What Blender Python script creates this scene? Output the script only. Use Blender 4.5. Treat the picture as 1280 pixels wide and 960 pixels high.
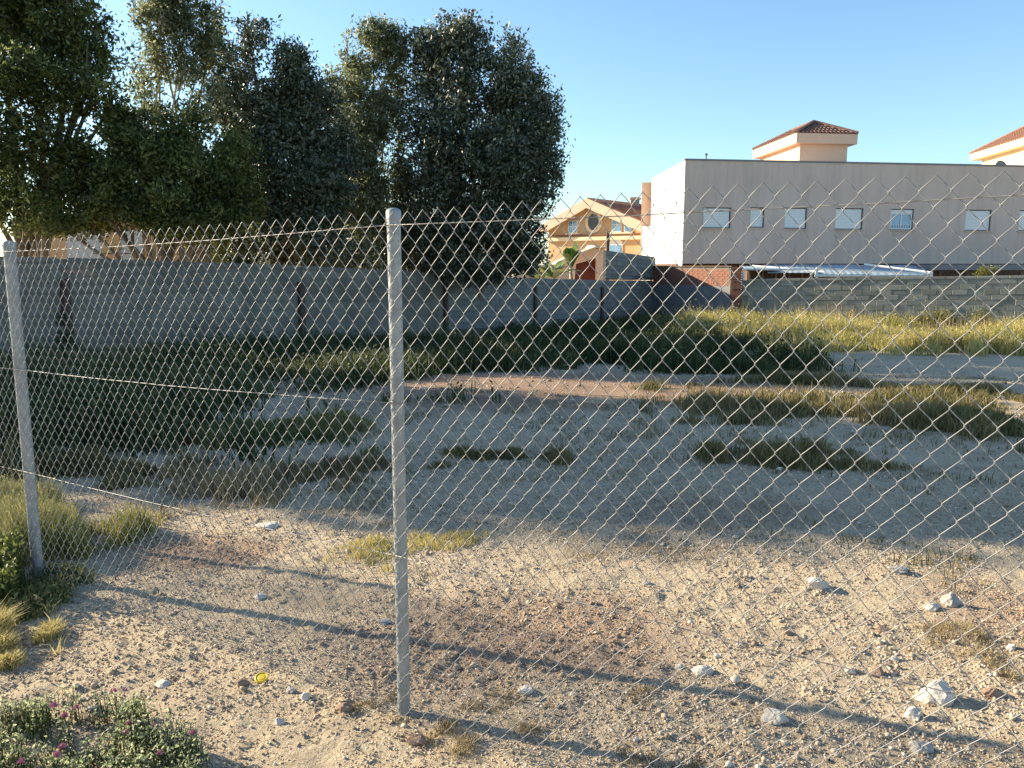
import bpy, math, random
import numpy as np
from mathutils import Vector, Matrix
R = math.radians
rng = np.random.default_rng(7); random.seed(7)
scn = bpy.context.scene
for o in list(bpy.data.objects): bpy.data.objects.remove(o)
col = scn.collection

# ------------------------------------------------------------------ camera
F = 1000.0; PITCH = R(8.4); CAM = Vector((0, 0, 1.63))
cd = bpy.data.cameras.new('camera'); cam = bpy.data.objects.new('camera', cd); col.objects.link(cam)
cam.location = CAM; cam.rotation_euler = (R(90) - PITCH, 0, 0)
cd.sensor_width = 36; cd.lens = 36 * F / 1280; cd.clip_start = 0.05; cd.clip_end = 3000
scn.camera = cam
# ------------------------------------------------------------------ light
SUN_AZ = R(-68); SUN_EL = R(20.5)
w = bpy.data.worlds.new('World'); scn.world = w; w.use_nodes = True
nt = w.node_tree; bg = nt.nodes['Background']
sky = nt.nodes.new('ShaderNodeTexSky'); sky.sky_type = 'NISHITA'; sky.sun_disc = False
sky.sun_elevation = SUN_EL; sky.sun_rotation = SUN_AZ
sky.air_density = 1.0; sky.dust_density = 0.5; sky.ozone_density = 1.2; sky.altitude = 50
tint = nt.nodes.new('ShaderNodeMix'); tint.data_type = 'RGBA'; tint.blend_type = 'MULTIPLY'; tint.inputs[0].default_value = 1
tint.inputs[7].default_value = (.88, 1.05, 1.16, 1)      # the camera's cool white balance, the same all over the sky
nt.links.new(sky.outputs[0], tint.inputs[6]); nt.links.new(tint.outputs[2], bg.inputs[0]); bg.inputs[1].default_value = 0.089
sd = bpy.data.lights.new('sun', 'SUN'); sun = bpy.data.objects.new('sun', sd); col.objects.link(sun)
sd.energy = 5.0; sd.angle = R(0.55); sd.color = (1.0, 0.85, 0.62)
sdir = Vector((math.sin(SUN_AZ) * math.cos(SUN_EL), math.cos(SUN_AZ) * math.cos(SUN_EL), math.sin(SUN_EL)))
sun.rotation_euler = sdir.to_track_quat('Z', 'Y').to_euler()
scn.view_settings.view_transform = 'Standard'; scn.view_settings.look = 'None'
scn.view_settings.exposure = 1.32; scn.view_settings.gamma = 1

# ------------------------------------------------------------------ helpers
FW = Vector((0, math.cos(PITCH), -math.sin(PITCH))); UP = Vector((0, math.sin(PITCH), math.cos(PITCH)))
def ray(px, py): return FW + Vector((1, 0, 0)) * ((px - 640) / F) + UP * ((480 - py) / F)
def P(px, py, D):
    d = ray(px, py); return CAM + d * (D / d.y)
def smooth(a, b, v):
    t = np.clip((v - a) / (b - a), 0, 1); return t * t * (3 - 2 * t)
_perm = np.random.default_rng(3).random((256, 256))
def vnoise(x, y):
    x = np.asarray(x, float); y = np.asarray(y, float)
    xi = np.floor(x).astype(int); yi = np.floor(y).astype(int); fx = x - xi; fy = y - yi
    fx = fx * fx * (3 - 2 * fx); fy = fy * fy * (3 - 2 * fy)
    g = lambda a, b: _perm[a & 255, b & 255]
    return (g(xi, yi) * (1 - fx) + g(xi + 1, yi) * fx) * (1 - fy) + (g(xi, yi + 1) * (1 - fx) + g(xi + 1, yi + 1) * fx) * fy
def fbm(x, y, s, n=4):
    v = 0; a = .5
    for i in range(n):
        v = v + a * (vnoise(x * s + 17.3 * i, y * s + 9.1 * i) - .5); s *= 2.03; a *= .5
    return v
C0 = np.array([-.4, 2.756]); FD = np.array([.839, -.545])
def gbase(x, y):
    x = np.asarray(x, float); y = np.asarray(y, float)
    s = (x - C0[0]) * FD[0] + (y - C0[1]) * FD[1]
    near = .022 * np.clip(s, -6, 4) * (1 - smooth(5, 14, y))
    far = -.9 * smooth(4.5, 28, y + .28 * x)
    return near + far
def gz(x, y):
    d = np.hypot(x, y)
    return gbase(x, y) + fbm(x, y, .55, 3) * .10 * smooth(3.2, 9, d) + fbm(x, y, 2.5, 4) * .035 + fbm(x, y, 14, 3) * .026 * (1 - smooth(6, 12, d))
def G(px, py):
    d = ray(px, py); t = 3.0
    for _ in range(40):
        p = CAM + d * t
        t += (p.z - float(gbase(p.x, p.y))) * .8 / max(.02, -d.z)
        t = max(.5, min(t, 200))
    p = CAM + d * t
    return Vector((p.x, p.y, float(gz(p.x, p.y))))
def fast_mesh(name, V, nper, faces):
    me = bpy.data.meshes.new(name); V = np.asarray(V, np.float32); faces = np.asarray(faces, np.int32)
    n = len(faces)
    me.vertices.add(len(V)); me.vertices.foreach_set('co', V.ravel())
    me.loops.add(n * nper); me.loops.foreach_set('vertex_index', faces.ravel())
    me.polygons.add(n); me.polygons.foreach_set('loop_start', np.arange(n, dtype=np.int32) * nper)
    me.update(calc_edges=True); return me
def origin(parent):
    v = Vector((0, 0, 0)); p = parent
    while p: v += p.location; p = p.parent
    return v
def link(name, me, m, parent=None, smooth_=False):
    if m is not None:
        me.materials.clear(); me.materials.append(m)
    if smooth_: me.polygons.foreach_set('use_smooth', np.ones(len(me.polygons), bool))
    o = bpy.data.objects.new(name, me); col.objects.link(o); o.parent = parent; return o
class MB:
    "collects shapes in world coordinates and builds them as ONE mesh"
    def __init__(s): s.v = []; s.f = []
    def add(s, vs, fs):
        b = len(s.v); s.v += [tuple(v) for v in vs]; s.f += [tuple(b + i for i in f) for f in fs]; return s
    def box(s, c, sx, sy, sz, ax=None, rz=0):
        "box centred on c; ax = (X,Y,Z) axes"
        c = Vector(c)
        if ax is None:
            ax = (Vector((math.cos(rz), math.sin(rz), 0)), Vector((-math.sin(rz), math.cos(rz), 0)), Vector((0, 0, 1)))
        vs = [c + ax[0] * (sx / 2 * i) + ax[1] * (sy / 2 * j) + ax[2] * (sz / 2 * k) for k in (-1, 1) for j in (-1, 1) for i in (-1, 1)]
        return s.add(vs, [(0, 2, 3, 1), (4, 5, 7, 6), (0, 1, 5, 4), (2, 6, 7, 3), (0, 4, 6, 2), (1, 3, 7, 5)])
    def prism(s, poly, z0, z1):
        n = len(poly); vs = [(p[0], p[1], z0) for p in poly] + [(p[0], p[1], z1) for p in poly]
        a = sum(poly[i][0] * poly[(i + 1) % n][1] - poly[(i + 1) % n][0] * poly[i][1] for i in range(n))
        fs = [tuple(range(n - 1, -1, -1)), tuple(range(n, 2 * n))] + [(i, (i + 1) % n, n + (i + 1) % n, n + i) for i in range(n)]
        if a < 0: fs = [tuple(reversed(f)) for f in fs]
        return s.add(vs, fs)
    def extrude(s, poly3, dvec):
        n = len(poly3); dvec = Vector(dvec); vs = [Vector(p) for p in poly3] + [Vector(p) + dvec for p in poly3]
        return s.add(vs, [tuple(range(n - 1, -1, -1)), tuple(range(n, 2 * n))] + [(i, (i + 1) % n, n + (i + 1) % n, n + i) for i in range(n)])
    def tube(s, pts, rad, n=8, cap=True):
        pts = [Vector(p) for p in pts]; rr = rad if hasattr(rad, '__len__') else [rad] * len(pts)
        b = len(s.v); up = Vector((0, 0, 1)); prev = None
        for i, p in enumerate(pts):
            t = (pts[min(i + 1, len(pts) - 1)] - pts[max(i - 1, 0)]).normalized()
            if prev is None:
                a = t.cross(up if abs(t.z) < .95 else Vector((1, 0, 0))).normalized()
            else: a = (prev - t * prev.dot(t)).normalized()
            prev = a; c = t.cross(a)
            for k in range(n):
                th = 2 * math.pi * k / n
                s.v.append(tuple(p + a * (math.cos(th) * rr[i]) + c * (math.sin(th) * rr[i])))
        for i in range(len(pts) - 1):
            for k in range(n):
                s.f.append((b + i * n + k, b + i * n + (k + 1) % n, b + (i + 1) * n + (k + 1) % n, b + (i + 1) * n + k))
        if cap:
            s.f.append(tuple(b + k for k in range(n - 1, -1, -1))); s.f.append(tuple(b + (len(pts) - 1) * n + k for k in range(n)))
        return s
    def build(s, name, m, parent=None, bevel=0, sm=False):
        o0 = origin(parent); me = bpy.data.meshes.new(name)
        me.from_pydata([(v[0] - o0.x, v[1] - o0.y, v[2] - o0.z) for v in s.v], [], s.f); me.update()
        o = link(name, me, m, parent, sm)
        if bevel:
            b = o.modifiers.new('bevel', 'BEVEL'); b.width = bevel; b.segments = 2; b.limit_method = 'ANGLE'
        return o
def tag(o, label=None, cat=None, group=None, kind=None):
    if label: o['label'] = label
    if cat: o['category'] = cat
    if group: o['group'] = group
    if kind: o['kind'] = kind
    return o
def thing(name, label, cat, loc, group=None):
    o = bpy.data.objects.new(name, None); col.objects.link(o); o.location = loc; o.empty_display_size = .2
    return tag(o, label, cat, group)

# ------------------------------------------------------------------ materials
def mat(name, c1, c2=None, scale=6, rough=.85, bump=0, bscale=60, spec=.3, metal=0, detail=6, lo=.35, hi=.65, trans=0, attr=None, ramp=None, bdist=.01, obj=True):
    m = bpy.data.materials.new(name); m.use_nodes = True; t = m.node_tree; N = t.nodes; L = t.links
    b = N['Principled BSDF']; b.inputs['Roughness'].default_value = rough; b.inputs['Metallic'].default_value = metal
    b.inputs['Specular IOR Level'].default_value = spec
    tc = N.new('ShaderNodeTexCoord'); src = tc.outputs['Object']
    cr = N.new('ShaderNodeValToRGB')
    if attr:
        a = N.new('ShaderNodeAttribute'); a.attribute_name = attr; L.new(a.outputs['Fac'], cr.inputs[0])
    else:
        n = N.new('ShaderNodeTexNoise'); n.inputs['Scale'].default_value = scale; n.inputs['Detail'].default_value = detail
        n.inputs['Roughness'].default_value = .65; L.new(src, n.inputs['Vector']); L.new(n.outputs[0], cr.inputs[0])
    if ramp:
        els = cr.color_ramp.elements
        while len(els) > 1: els.remove(els[-1])
        els[0].position = ramp[0][0]; els[0].color = (*ramp[0][1], 1)
        for p, c in ramp[1:]:
            e = els.new(p); e.color = (*c, 1)
    else:
        cr.color_ramp.elements[0].position = lo; cr.color_ramp.elements[0].color = (*c1, 1)
        cr.color_ramp.elements[1].position = hi; cr.color_ramp.elements[1].color = (*(c2 or c1), 1)
    L.new(cr.outputs[0], b.inputs['Base Color'])
    if bump:
        n2 = N.new('ShaderNodeTexNoise'); n2.inputs['Scale'].default_value = bscale; n2.inputs['Detail'].default_value = 8
        L.new(src, n2.inputs['Vector']); bp = N.new('ShaderNodeBump'); bp.inputs['Strength'].default_value = bump
        bp.inputs['Distance'].default_value = bdist; L.new(n2.outputs[0], bp.inputs['Height']); L.new(bp.outputs[0], b.inputs['Normal'])
    if trans:
        tr = N.new('ShaderNodeBsdfTranslucent'); L.new(cr.outputs[0], tr.inputs[0])
        mx = N.new('ShaderNodeMixShader'); mx.inputs[0].default_value = trans
        out = N['Material Output']; L.new(b.outputs[0], mx.inputs[1]); L.new(tr.outputs[0], mx.inputs[2]); L.new(mx.outputs[0], out.inputs[0])
    m['cr'] = cr.name
    return m
def stain(m, color, scale=(.35, .35, .08), lo=.5, hi=.75, amt=.6):
    "weathering: streaky stains mixed over the base colour"
    t = m.node_tree; N = t.nodes; L = t.links; b = N['Principled BSDF']; src = b.inputs['Base Color'].links[0].from_socket
    tc = N.new('ShaderNodeTexCoord'); mp = N.new('ShaderNodeMapping'); mp.inputs['Scale'].default_value = scale
    n = N.new('ShaderNodeTexNoise'); n.inputs['Scale'].default_value = 5; n.inputs['Detail'].default_value = 8; n.inputs['Roughness'].default_value = .7
    L.new(tc.outputs['Object'], mp.inputs[0]); L.new(mp.outputs[0], n.inputs['Vector'])
    r = N.new('ShaderNodeMapRange'); r.inputs[1].default_value = lo; r.inputs[2].default_value = hi; r.inputs[4].default_value = amt
    L.new(n.outputs[0], r.inputs[0]); mx = N.new('ShaderNodeMix'); mx.data_type = 'RGBA'
    L.new(r.outputs[0], mx.inputs[0]); L.new(src, mx.inputs[6]); mx.inputs[7].default_value = (*color, 1)
    L.new(mx.outputs[2], b.inputs['Base Color']); return m
M = {}
M['galv'] = stain(mat('galvanised_steel', (.24, .26, .265), (.38, .40, .40), scale=28, rough=.55, metal=.3, spec=.5, bump=.2, bscale=90), (.20, .18, .15), (3, 3, .6), .5, .7, .5)
M['wire'] = mat('galvanised_wire', (.20, .20, .20), (.305, .30, .29), scale=14, rough=.5, metal=.2, spec=.5)
M['darkwire'] = mat('plain_wire', (.20, .19, .18), (.34, .32, .29), scale=10, rough=.5, metal=.3, spec=.4)
M['render'] = stain(stain(mat('grey_render', (.14, .128, .105), (.225, .208, .172), scale=1.6, rough=.95, bump=.5, bscale=30), (.13, .13, .12), (.5, .5, .12), .48, .72, .55), (.38, .36, .31), (1.2, 1.2, .5), .55, .7, .4)
M['block'] = stain(mat('concrete_block', (.155, .165, .155), (.235, .245, .23), scale=2.4, rough=.95, bump=.6, bscale=40), (.16, .16, .145), (.9, .9, .5), .5, .7, .5)
M['mortar'] = mat('mortar', (.13, .125, .11), (.19, .18, .16), scale=4, rough=.95, bump=.5, bscale=50)
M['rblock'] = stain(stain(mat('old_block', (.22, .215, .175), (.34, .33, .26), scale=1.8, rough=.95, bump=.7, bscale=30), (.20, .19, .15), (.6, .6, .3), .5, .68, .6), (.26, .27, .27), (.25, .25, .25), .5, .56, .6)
M['rmortar'] = mat('old_mortar', (.17, .165, .14), (.27, .26, .21), scale=3, rough=.95)
M['iron'] = mat('rusty_post', (.055, .045, .04), (.11, .075, .055), scale=9, rough=.8)
M['darkrender'] = stain(mat('dark_render', (.17, .175, .185), (.23, .235, .24), scale=2, rough=.95, bump=.4), (.12, .12, .13), (1, 1, .3), .5, .7, .5)
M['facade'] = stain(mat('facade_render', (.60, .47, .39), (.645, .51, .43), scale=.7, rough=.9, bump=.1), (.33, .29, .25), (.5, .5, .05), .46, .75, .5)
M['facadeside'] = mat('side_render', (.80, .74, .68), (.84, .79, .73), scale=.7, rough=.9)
M['orange'] = stain(mat('ochre_render', (.52, .34, .18), (.60, .40, .22), scale=.6, rough=.9), (.45, .26, .13), (.4, .4, .1), .5, .75, .4)
M['cream'] = mat('cream_render', (.72, .58, .38), (.76, .62, .42), scale=.8, rough=.9)
M['peach'] = mat('peach_render', (.66, .47, .34), (.70, .50, .36), scale=.8, rough=.9)
M['bluewall'] = mat('pale_blue_render', (.45, .50, .56), (.52, .57, .62), scale=.6, rough=.9)
M['white'] = mat('white_paint', (.74, .74, .72), (.80, .80, .78), scale=3, rough=.6)
M['shutter'] = mat('shutter_slats', (.78, .80, .78), (.85, .86, .84), scale=2, rough=.55)
M['frame'] = mat('dark_reveal', (.07, .08, .09), (.10, .11, .12), scale=2, rough=.6)
M['glass'] = mat('window_glass', (.035, .06, .09), (.05, .08, .11), scale=1, rough=.06, spec=.9)
M['blueglass'] = mat('blue_window_glass', (.10, .26, .45), (.14, .32, .52), scale=1, rough=.08, spec=.9)
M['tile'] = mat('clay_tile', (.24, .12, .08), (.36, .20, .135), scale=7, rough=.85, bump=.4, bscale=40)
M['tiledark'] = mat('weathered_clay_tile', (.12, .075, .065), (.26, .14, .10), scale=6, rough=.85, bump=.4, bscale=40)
M['cap'] = mat('parapet_coping', (.16, .17, .18), (.22, .23, .24), scale=3, rough=.7)
M['redpaint'] = mat('dark_red_door', (.13, .03, .02), (.17, .045, .03), scale=2, rough=.7)
M['sheet'] = stain(mat('corrugated_sheet', (.26, .35, .42), (.40, .49, .55), scale=1.4, rough=.5, spec=.5), (.30, .32, .33), (.6, .6, .6), .5, .7, .5)
M['wood_and_shade'] = mat('timber_and_shade_brown', (.10, .06, .04), (.16, .095, .06), scale=7, rough=.85)  # timber brown, also the painted shade of the ground floor wall
M['bark'] = mat('bark', (.11, .09, .07), (.22, .19, .155), scale=9, rough=.95, bump=.8, bscale=30)
M['palebark'] = mat('pale_bark', (.34, .30, .23), (.48, .42, .33), scale=7, rough=.95, bump=.5)
def vary(m, amt=.35):
    t = m.node_tree; N = t.nodes; L = t.links; b = N['Principled BSDF']; src = b.inputs['Base Color'].links[0].from_socket
    oi = N.new('ShaderNodeObjectInfo'); r = N.new('ShaderNodeMapRange'); r.inputs[3].default_value = 1 - amt; r.inputs[4].default_value = 1 + amt; L.new(oi.outputs['Random'], r.inputs[0])
    h = N.new('ShaderNodeHueSaturation'); L.new(src, h.inputs['Color']); L.new(r.outputs[0], h.inputs['Value']); L.new(h.outputs[0], b.inputs['Base Color'])
vary(M['block'], .16); vary(M['rblock'], .20); vary(M['render'], .10)
def leafmat(name, cols, trans=.3, rough=.4, spec=.5):
    n = len(cols); return mat(name, cols[0], attr='rnd', ramp=[(i / max(1, n - 1), c) for i, c in enumerate(cols)], trans=trans, rough=rough, spec=spec)
M['leafdark'] = leafmat('dark_leaves', [(.018, .028, .013), (.052, .072, .032), (.11, .135, .07), (.26, .27, .19)], .32, .36, .9)
M['leafgreen'] = leafmat('green_leaves', [(.024, .040, .012), (.075, .105, .025), (.17, .205, .05), (.33, .34, .11)], .55, .40, .6)
M['leafpale'] = leafmat('pale_green_leaves', [(.05, .065, .025), (.15, .18, .07), (.28, .30, .15), (.44, .42, .27)], .55, .36, .7)
M['leafyellow'] = leafmat('yellow_green_leaves', [(.10, .12, .02), (.20, .20, .04), (.32, .28, .06)], .35, .5)
M['banana'] = leafmat('banana_leaves', [(.08, .16, .03), (.16, .24, .06), (.34, .34, .12)], .35, .35, .5)
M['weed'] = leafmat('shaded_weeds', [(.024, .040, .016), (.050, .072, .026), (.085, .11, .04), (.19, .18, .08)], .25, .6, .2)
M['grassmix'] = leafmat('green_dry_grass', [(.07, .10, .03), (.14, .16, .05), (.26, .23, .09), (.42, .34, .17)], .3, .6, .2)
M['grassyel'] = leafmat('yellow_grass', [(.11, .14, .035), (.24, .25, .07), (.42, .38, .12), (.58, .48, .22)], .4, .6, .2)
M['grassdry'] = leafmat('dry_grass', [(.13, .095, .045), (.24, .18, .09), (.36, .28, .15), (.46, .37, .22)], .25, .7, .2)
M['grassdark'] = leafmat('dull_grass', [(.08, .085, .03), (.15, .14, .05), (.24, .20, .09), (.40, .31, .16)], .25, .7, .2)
M['clover'] = leafmat('clover_leaves', [(.20, .25, .11), (.32, .37, .18), (.46, .50, .30), (.60, .58, .42)], .5, .6, .3)
M['pink'] = mat('pink_petals', (.52, .16, .24), (.70, .34, .42), scale=120, rough=.7)
M['petalwhite'] = mat('white_petals', (.62, .64, .52), (.74, .74, .64), scale=120, rough=.7)
M['yellow'] = mat('yellow_plastic', (.72, .50, .03), (.80, .60, .06), scale=50, rough=.45, spec=.4)
M['rock'] = stain(mat('pale_limestone', (.50, .44, .37), (.68, .62, .54), scale=30, rough=.95, bump=.6, bscale=110, bdist=.004), (.32, .26, .20), (8, 8, 8), .5, .7, .6)
M['rockred'] = mat('brick_rubble', (.22, .14, .10), (.34, .23, .165), scale=40, rough=.95, bump=.6, bscale=120, bdist=.004)
M['rockgrey'] = mat('grey_stone', (.27, .25, .23), (.42, .39, .35), scale=40, rough=.95, bump=.6, bscale=120, bdist=.004)
M['gravel'] = mat('gravel_stones', (.3, .25, .2), attr='rnd', ramp=[(0, (.17, .11, .08)), (.2, (.30, .215, .15)), (.45, (.42, .33, .235)), (.7, (.50, .41, .295)), (.9, (.60, .51, .39)), (1, (.72, .65, .54))], rough=.95, bump=.4, bscale=160, bdist=.002)

def ground_material():
    m = bpy.data.materials.new('dry_lot_soil'); m.use_nodes = True; t = m.node_tree; N = t.nodes; L = t.links
    b = N['Principled BSDF']; b.inputs['Roughness'].default_value = .97; b.inputs['Specular IOR Level'].default_value = .15
    tc = N.new('ShaderNodeTexCoord'); src = tc.outputs['Object']
    def noise(s, d=8, r=.65):
        n = N.new('ShaderNodeTexNoise'); n.inputs['Scale'].default_value = s; n.inputs['Detail'].default_value = d; n.inputs['Roughness'].default_value = r
        L.new(src, n.inputs['Vector']); return n.outputs[0]
    def ramp(v, els):
        c = N.new('ShaderNodeValToRGB'); L.new(v, c.inputs[0]); e = c.color_ramp.elements
        e[0].position, e[0].color = els[0][0], (*els[0][1], 1); e[1].position, e[1].color = els[-1][0], (*els[-1][1], 1)
        for p, q in els[1:-1]: k = e.new(p); k.color = (*q, 1)
        return c.outputs[0]
    def mix(fac, a, c):
        x = N.new('ShaderNodeMix'); x.data_type = 'RGBA'; L.new(a, x.inputs[6])
        if isinstance(fac, float): x.inputs[0].default_value = fac
        else: L.new(fac, x.inputs[0])
        if isinstance(c, tuple): x.inputs[7].default_value = (*c, 1)
        else: L.new(c, x.inputs[7])
        return x.outputs[2]
    def rng_(v, lo, hi, a=0., z=1.):
        r = N.new('ShaderNodeMapRange'); L.new(v, r.inputs[0]); r.inputs[1].default_value = lo; r.inputs[2].default_value = hi; r.inputs[3].default_value = a; r.inputs[4].default_value = z
        return r.outputs[0]
    fine = ramp(noise(60, 12, .85), [(.34, (.13, .095, .06)), (.42, (.38, .30, .20)), (.52, (.59, .475, .325)), (.66, (.82, .73, .56))])
    base = mix(rng_(noise(1.1), .46, .62, 0, .45), fine, (.60, .495, .35))
    a = N.new('ShaderNodeAttribute'); a.attribute_name = 'red'
    base = mix(a.outputs['Fac'], base, ramp(noise(70, 6), [(.32, (.15, .075, .05)), (.5, (.30, .17, .115)), (.7, (.44, .30, .22))]))
    base = mix(rng_(noise(5.5), .55, .72, 0, .35), base, (.26, .20, .145))
    mp2 = N.new('ShaderNodeMapping'); mp2.inputs['Scale'].default_value = (.35, 1.1, 1); L.new(src, mp2.inputs[0])
    n3 = N.new('ShaderNodeTexNoise'); n3.inputs['Scale'].default_value = 1.6; n3.inputs['Detail'].default_value = 10; n3.inputs['Roughness'].default_value = .75; L.new(mp2.outputs[0], n3.inputs['Vector'])
    base = mix(rng_(n3.outputs[0], .50, .68, 0, .5), base, (.24, .18, .125))
    # small stones of the soil itself
    v = N.new('ShaderNodeTexVoronoi'); v.inputs['Scale'].default_value = 75; v.inputs['Randomness'].default_value = 1; L.new(src, v.inputs['Vector'])
    pm = rng_(v.outputs['Distance'], .22, .34, 1, 0)
    pebcol = ramp(v.outputs['Color'], [(.1, (.30, .20, .14)), (.5, (.50, .42, .33)), (.9, (.66, .60, .51))])
    sel = rng_(noise(12, 3), .48, .6, 0, .8); mm = N.new('ShaderNodeMath'); mm.operation = 'MULTIPLY'; L.new(pm, mm.inputs[0]); L.new(sel, mm.inputs[1])
    base = mix(mm.outputs[0], base, pebcol)
    L.new(base, b.inputs['Base Color'])
    add = N.new('ShaderNodeMath'); add.operation = 'MULTIPLY_ADD'; L.new(mm.outputs[0], add.inputs[0]); add.inputs[1].default_value = .5; L.new(noise(55, 10, .7), add.inputs[2])
    bp = N.new('ShaderNodeBump'); bp.inputs['Strength'].default_value = .9; bp.inputs['Distance'].default_value = .028
    L.new(add.outputs[0], bp.inputs['Height']); L.new(bp.outputs[0], b.inputs['Normal'])
    return m

# ------------------------------------------------------------------ ground
def axis(fa, fb, step, lo, hi, g=1.07):
    a = list(np.arange(fa, fb, step)); s = step; v = a[-1]
    while v < hi: s *= g; v += s; a.append(v)
    s = step; v = a[0]; b = []
    while v > lo: s *= g; v -= s; b.append(v)
    return np.array(b[::-1] + a)
gx = axis(-3.2, 3.4, .026, -900, 900); gy = axis(1.6, 6.6, .026, -60, 1200)
XX, YY = np.meshgrid(gx, gy)
ZZ = gz(XX, YY)
ZZ = ZZ + (fbm(XX, YY, 34, 2) * .024) * (np.hypot(XX, YY) < 7.5)
nx, ny = len(gx), len(gy)
V = np.stack([XX.ravel(), YY.ravel(), ZZ.ravel()], 1)
idx = np.arange(nx * ny).reshape(ny, nx)
Fc = np.stack([idx[:-1, :-1].ravel(), idx[:-1, 1:].ravel(), idx[1:, 1:].ravel(), idx[1:, :-1].ravel()], 1)
me = fast_mesh('ground', V, 4, Fc)
REDS = [(G(660, 795), 1.0, .55, .55), (G(240, 690), .7, .4, .6), (G(720, 480), 8.0, 3.4, .7), (G(600, 505), 3.0, 1.2, .6), (G(560, 830), .6, .4, .4), (G(880, 640), 1.0, .5, .35), (G(1270, 760), .5, .5, .4)]
def redness(x, y):
    r = np.zeros_like(np.asarray(x, float))
    for c, rx, ry, a in REDS:
        d = np.hypot((x - c.x) / rx, (y - c.y) / ry) + fbm(x, y, 1.8, 3) * .9
        r = np.maximum(r, a * (1 - smooth(.35, 1.0, d)))
    return r
at = me.attributes.new('red', 'FLOAT', 'POINT'); at.data.foreach_set('value', redness(V[:, 0], V[:, 1]).astype(np.float32))
tag(link('ground', me, ground_material(), None, True), kind='structure')

# ------------------------------------------------------------------ loose gravel
ICO_V = []
_p = (1 + 5 ** .5) / 2
for a, b in ((-1, _p), (1, _p), (-1, -_p), (1, -_p)): ICO_V.append((a, b, 0))
for a, b in ((-1, _p), (1, _p), (-1, -_p), (1, -_p)): ICO_V.append((0, a, b))
for a, b in ((_p, -1), (_p, 1), (-_p, -1), (-_p, 1)): ICO_V.append((a, 0, b))
ICO_V = np.array(ICO_V) / np.hypot(1, _p)
ICO_F = np.array([(0,11,5),(0,5,1),(0,1,7),(0,7,10),(0,10,11),(1,5,9),(5,11,4),(11,10,2),(10,7,6),(7,1,8),(3,9,4),(3,4,2),(3,2,6),(3,6,8),(3,8,9),(4,9,5),(2,4,11),(6,2,10),(8,6,7),(9,8,1)])
OCT_V = np.array([(1, 0, 0), (0, 1, 0), (-1, 0, 0), (0, -1, 0), (0, 0, 1), (0, 0, -1)], float); OCT_F = np.array([(0, 1, 4), (1, 2, 4), (2, 3, 4), (3, 0, 4), (1, 0, 5), (2, 1, 5), (3, 2, 5), (0, 3, 5)])
def stones(n, x, y, size, rnd, sv, sf, squash=.65, sink=.22):
    m_ = len(sv); ang = rng.random(n) * 6.283; c, s_ = np.cos(ang), np.sin(ang)
    sc = size[:, None] * (.65 + .7 * rng.random((n, 3))); sc[:, 2] *= squash
    v = (sv[None] + (rng.random((n, m_, 3)) - .5) * (.4 if m_ > 6 else .9)) * sc[:, None, :]
    til = (rng.random(n) - .5) * 1.0
    vx = v[..., 0] * np.cos(til)[:, None] + v[..., 2] * np.sin(til)[:, None]; vz = -v[..., 0] * np.sin(til)[:, None] + v[..., 2] * np.cos(til)[:, None]
    wx = vx * c[:, None] - v[..., 1] * s_[:, None]; wy = vx * s_[:, None] + v[..., 1] * c[:, None]
    z = gz(x, y) + fbm(x, y, 34, 2) * .024 + sc[:, 2] * (1 - 2 * sink)
    Vv = np.stack([wx + x[:, None], wy + y[:, None], vz + z[:, None]], 2).reshape(-1, 3)
    return Vv, (sf[None] + (np.arange(n) * m_)[:, None, None]).reshape(-1, 3), np.repeat(rnd, m_)
def scatter(n, pw, a, b, lo, hi):
    d = a + b * rng.random(n) ** pw; ang = (rng.random(n) - .5) * 1.35
    x = d * np.sin(ang); y = d * np.cos(ang)
    dens = vnoise(x * 1.6, y * 1.6) * .5 + vnoise(x * 6, y * 6) * .5 + redness(x, y) * .3
    k = dens > lo + hi * rng.random(n); x, y, d = x[k], y[k], d[k]
    return x, y, d, np.clip(rng.normal(.58, .24, len(x)) - redness(x, y) * .5, 0, 1)
x, y, d, rd = scatter(15000, 1.5, 1.9, 7.5, .42, .4)
size = (.004 + .008 * rng.random(len(x)) ** 2.6) * (1 + .05 * d); size[rng.random(len(x)) < .03] *= 1.8
V1, F1, R1 = stones(len(x), x, y, size, rd, ICO_V, ICO_F)
x = rng.uniform(-9, 11, 9000); y = rng.uniform(6.5, 19, 9000); kk = vnoise(x * .9, y * .9) + .5 * vnoise(x * 3, y * 3) > .55 + .35 * rng.random(9000); x, y = x[kk], y[kk]
V3, F3, R3 = stones(len(x), x, y, .012 + .022 * rng.random(len(x)) ** 3, np.clip(rng.normal(.5, .28, len(x)), 0, 1), ICO_V, ICO_F)
x, y, d, rd = scatter(120000, 1.4, 1.9, 5.5, .12, .45)
size = (.0020 + .0030 * rng.random(len(x)) ** 1.5) * (1 + .12 * d)
V2, F2, R2 = stones(len(x), x, y, size, rd, OCT_V, OCT_F)
me = fast_mesh('gravel', np.concatenate([V1, V2, V3]), 3, np.concatenate([F1, F2 + len(V1), F3 + len(V1) + len(V2)])); at = me.attributes.new('rnd', 'FLOAT', 'POINT'); at.data.foreach_set('value', np.concatenate([R1, R2, R3]).astype(np.float32))
tag(link('gravel', me, M['gravel']), 'loose gravel and rubble scattered over the dry bare soil', 'gravel', kind='stuff')

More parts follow.
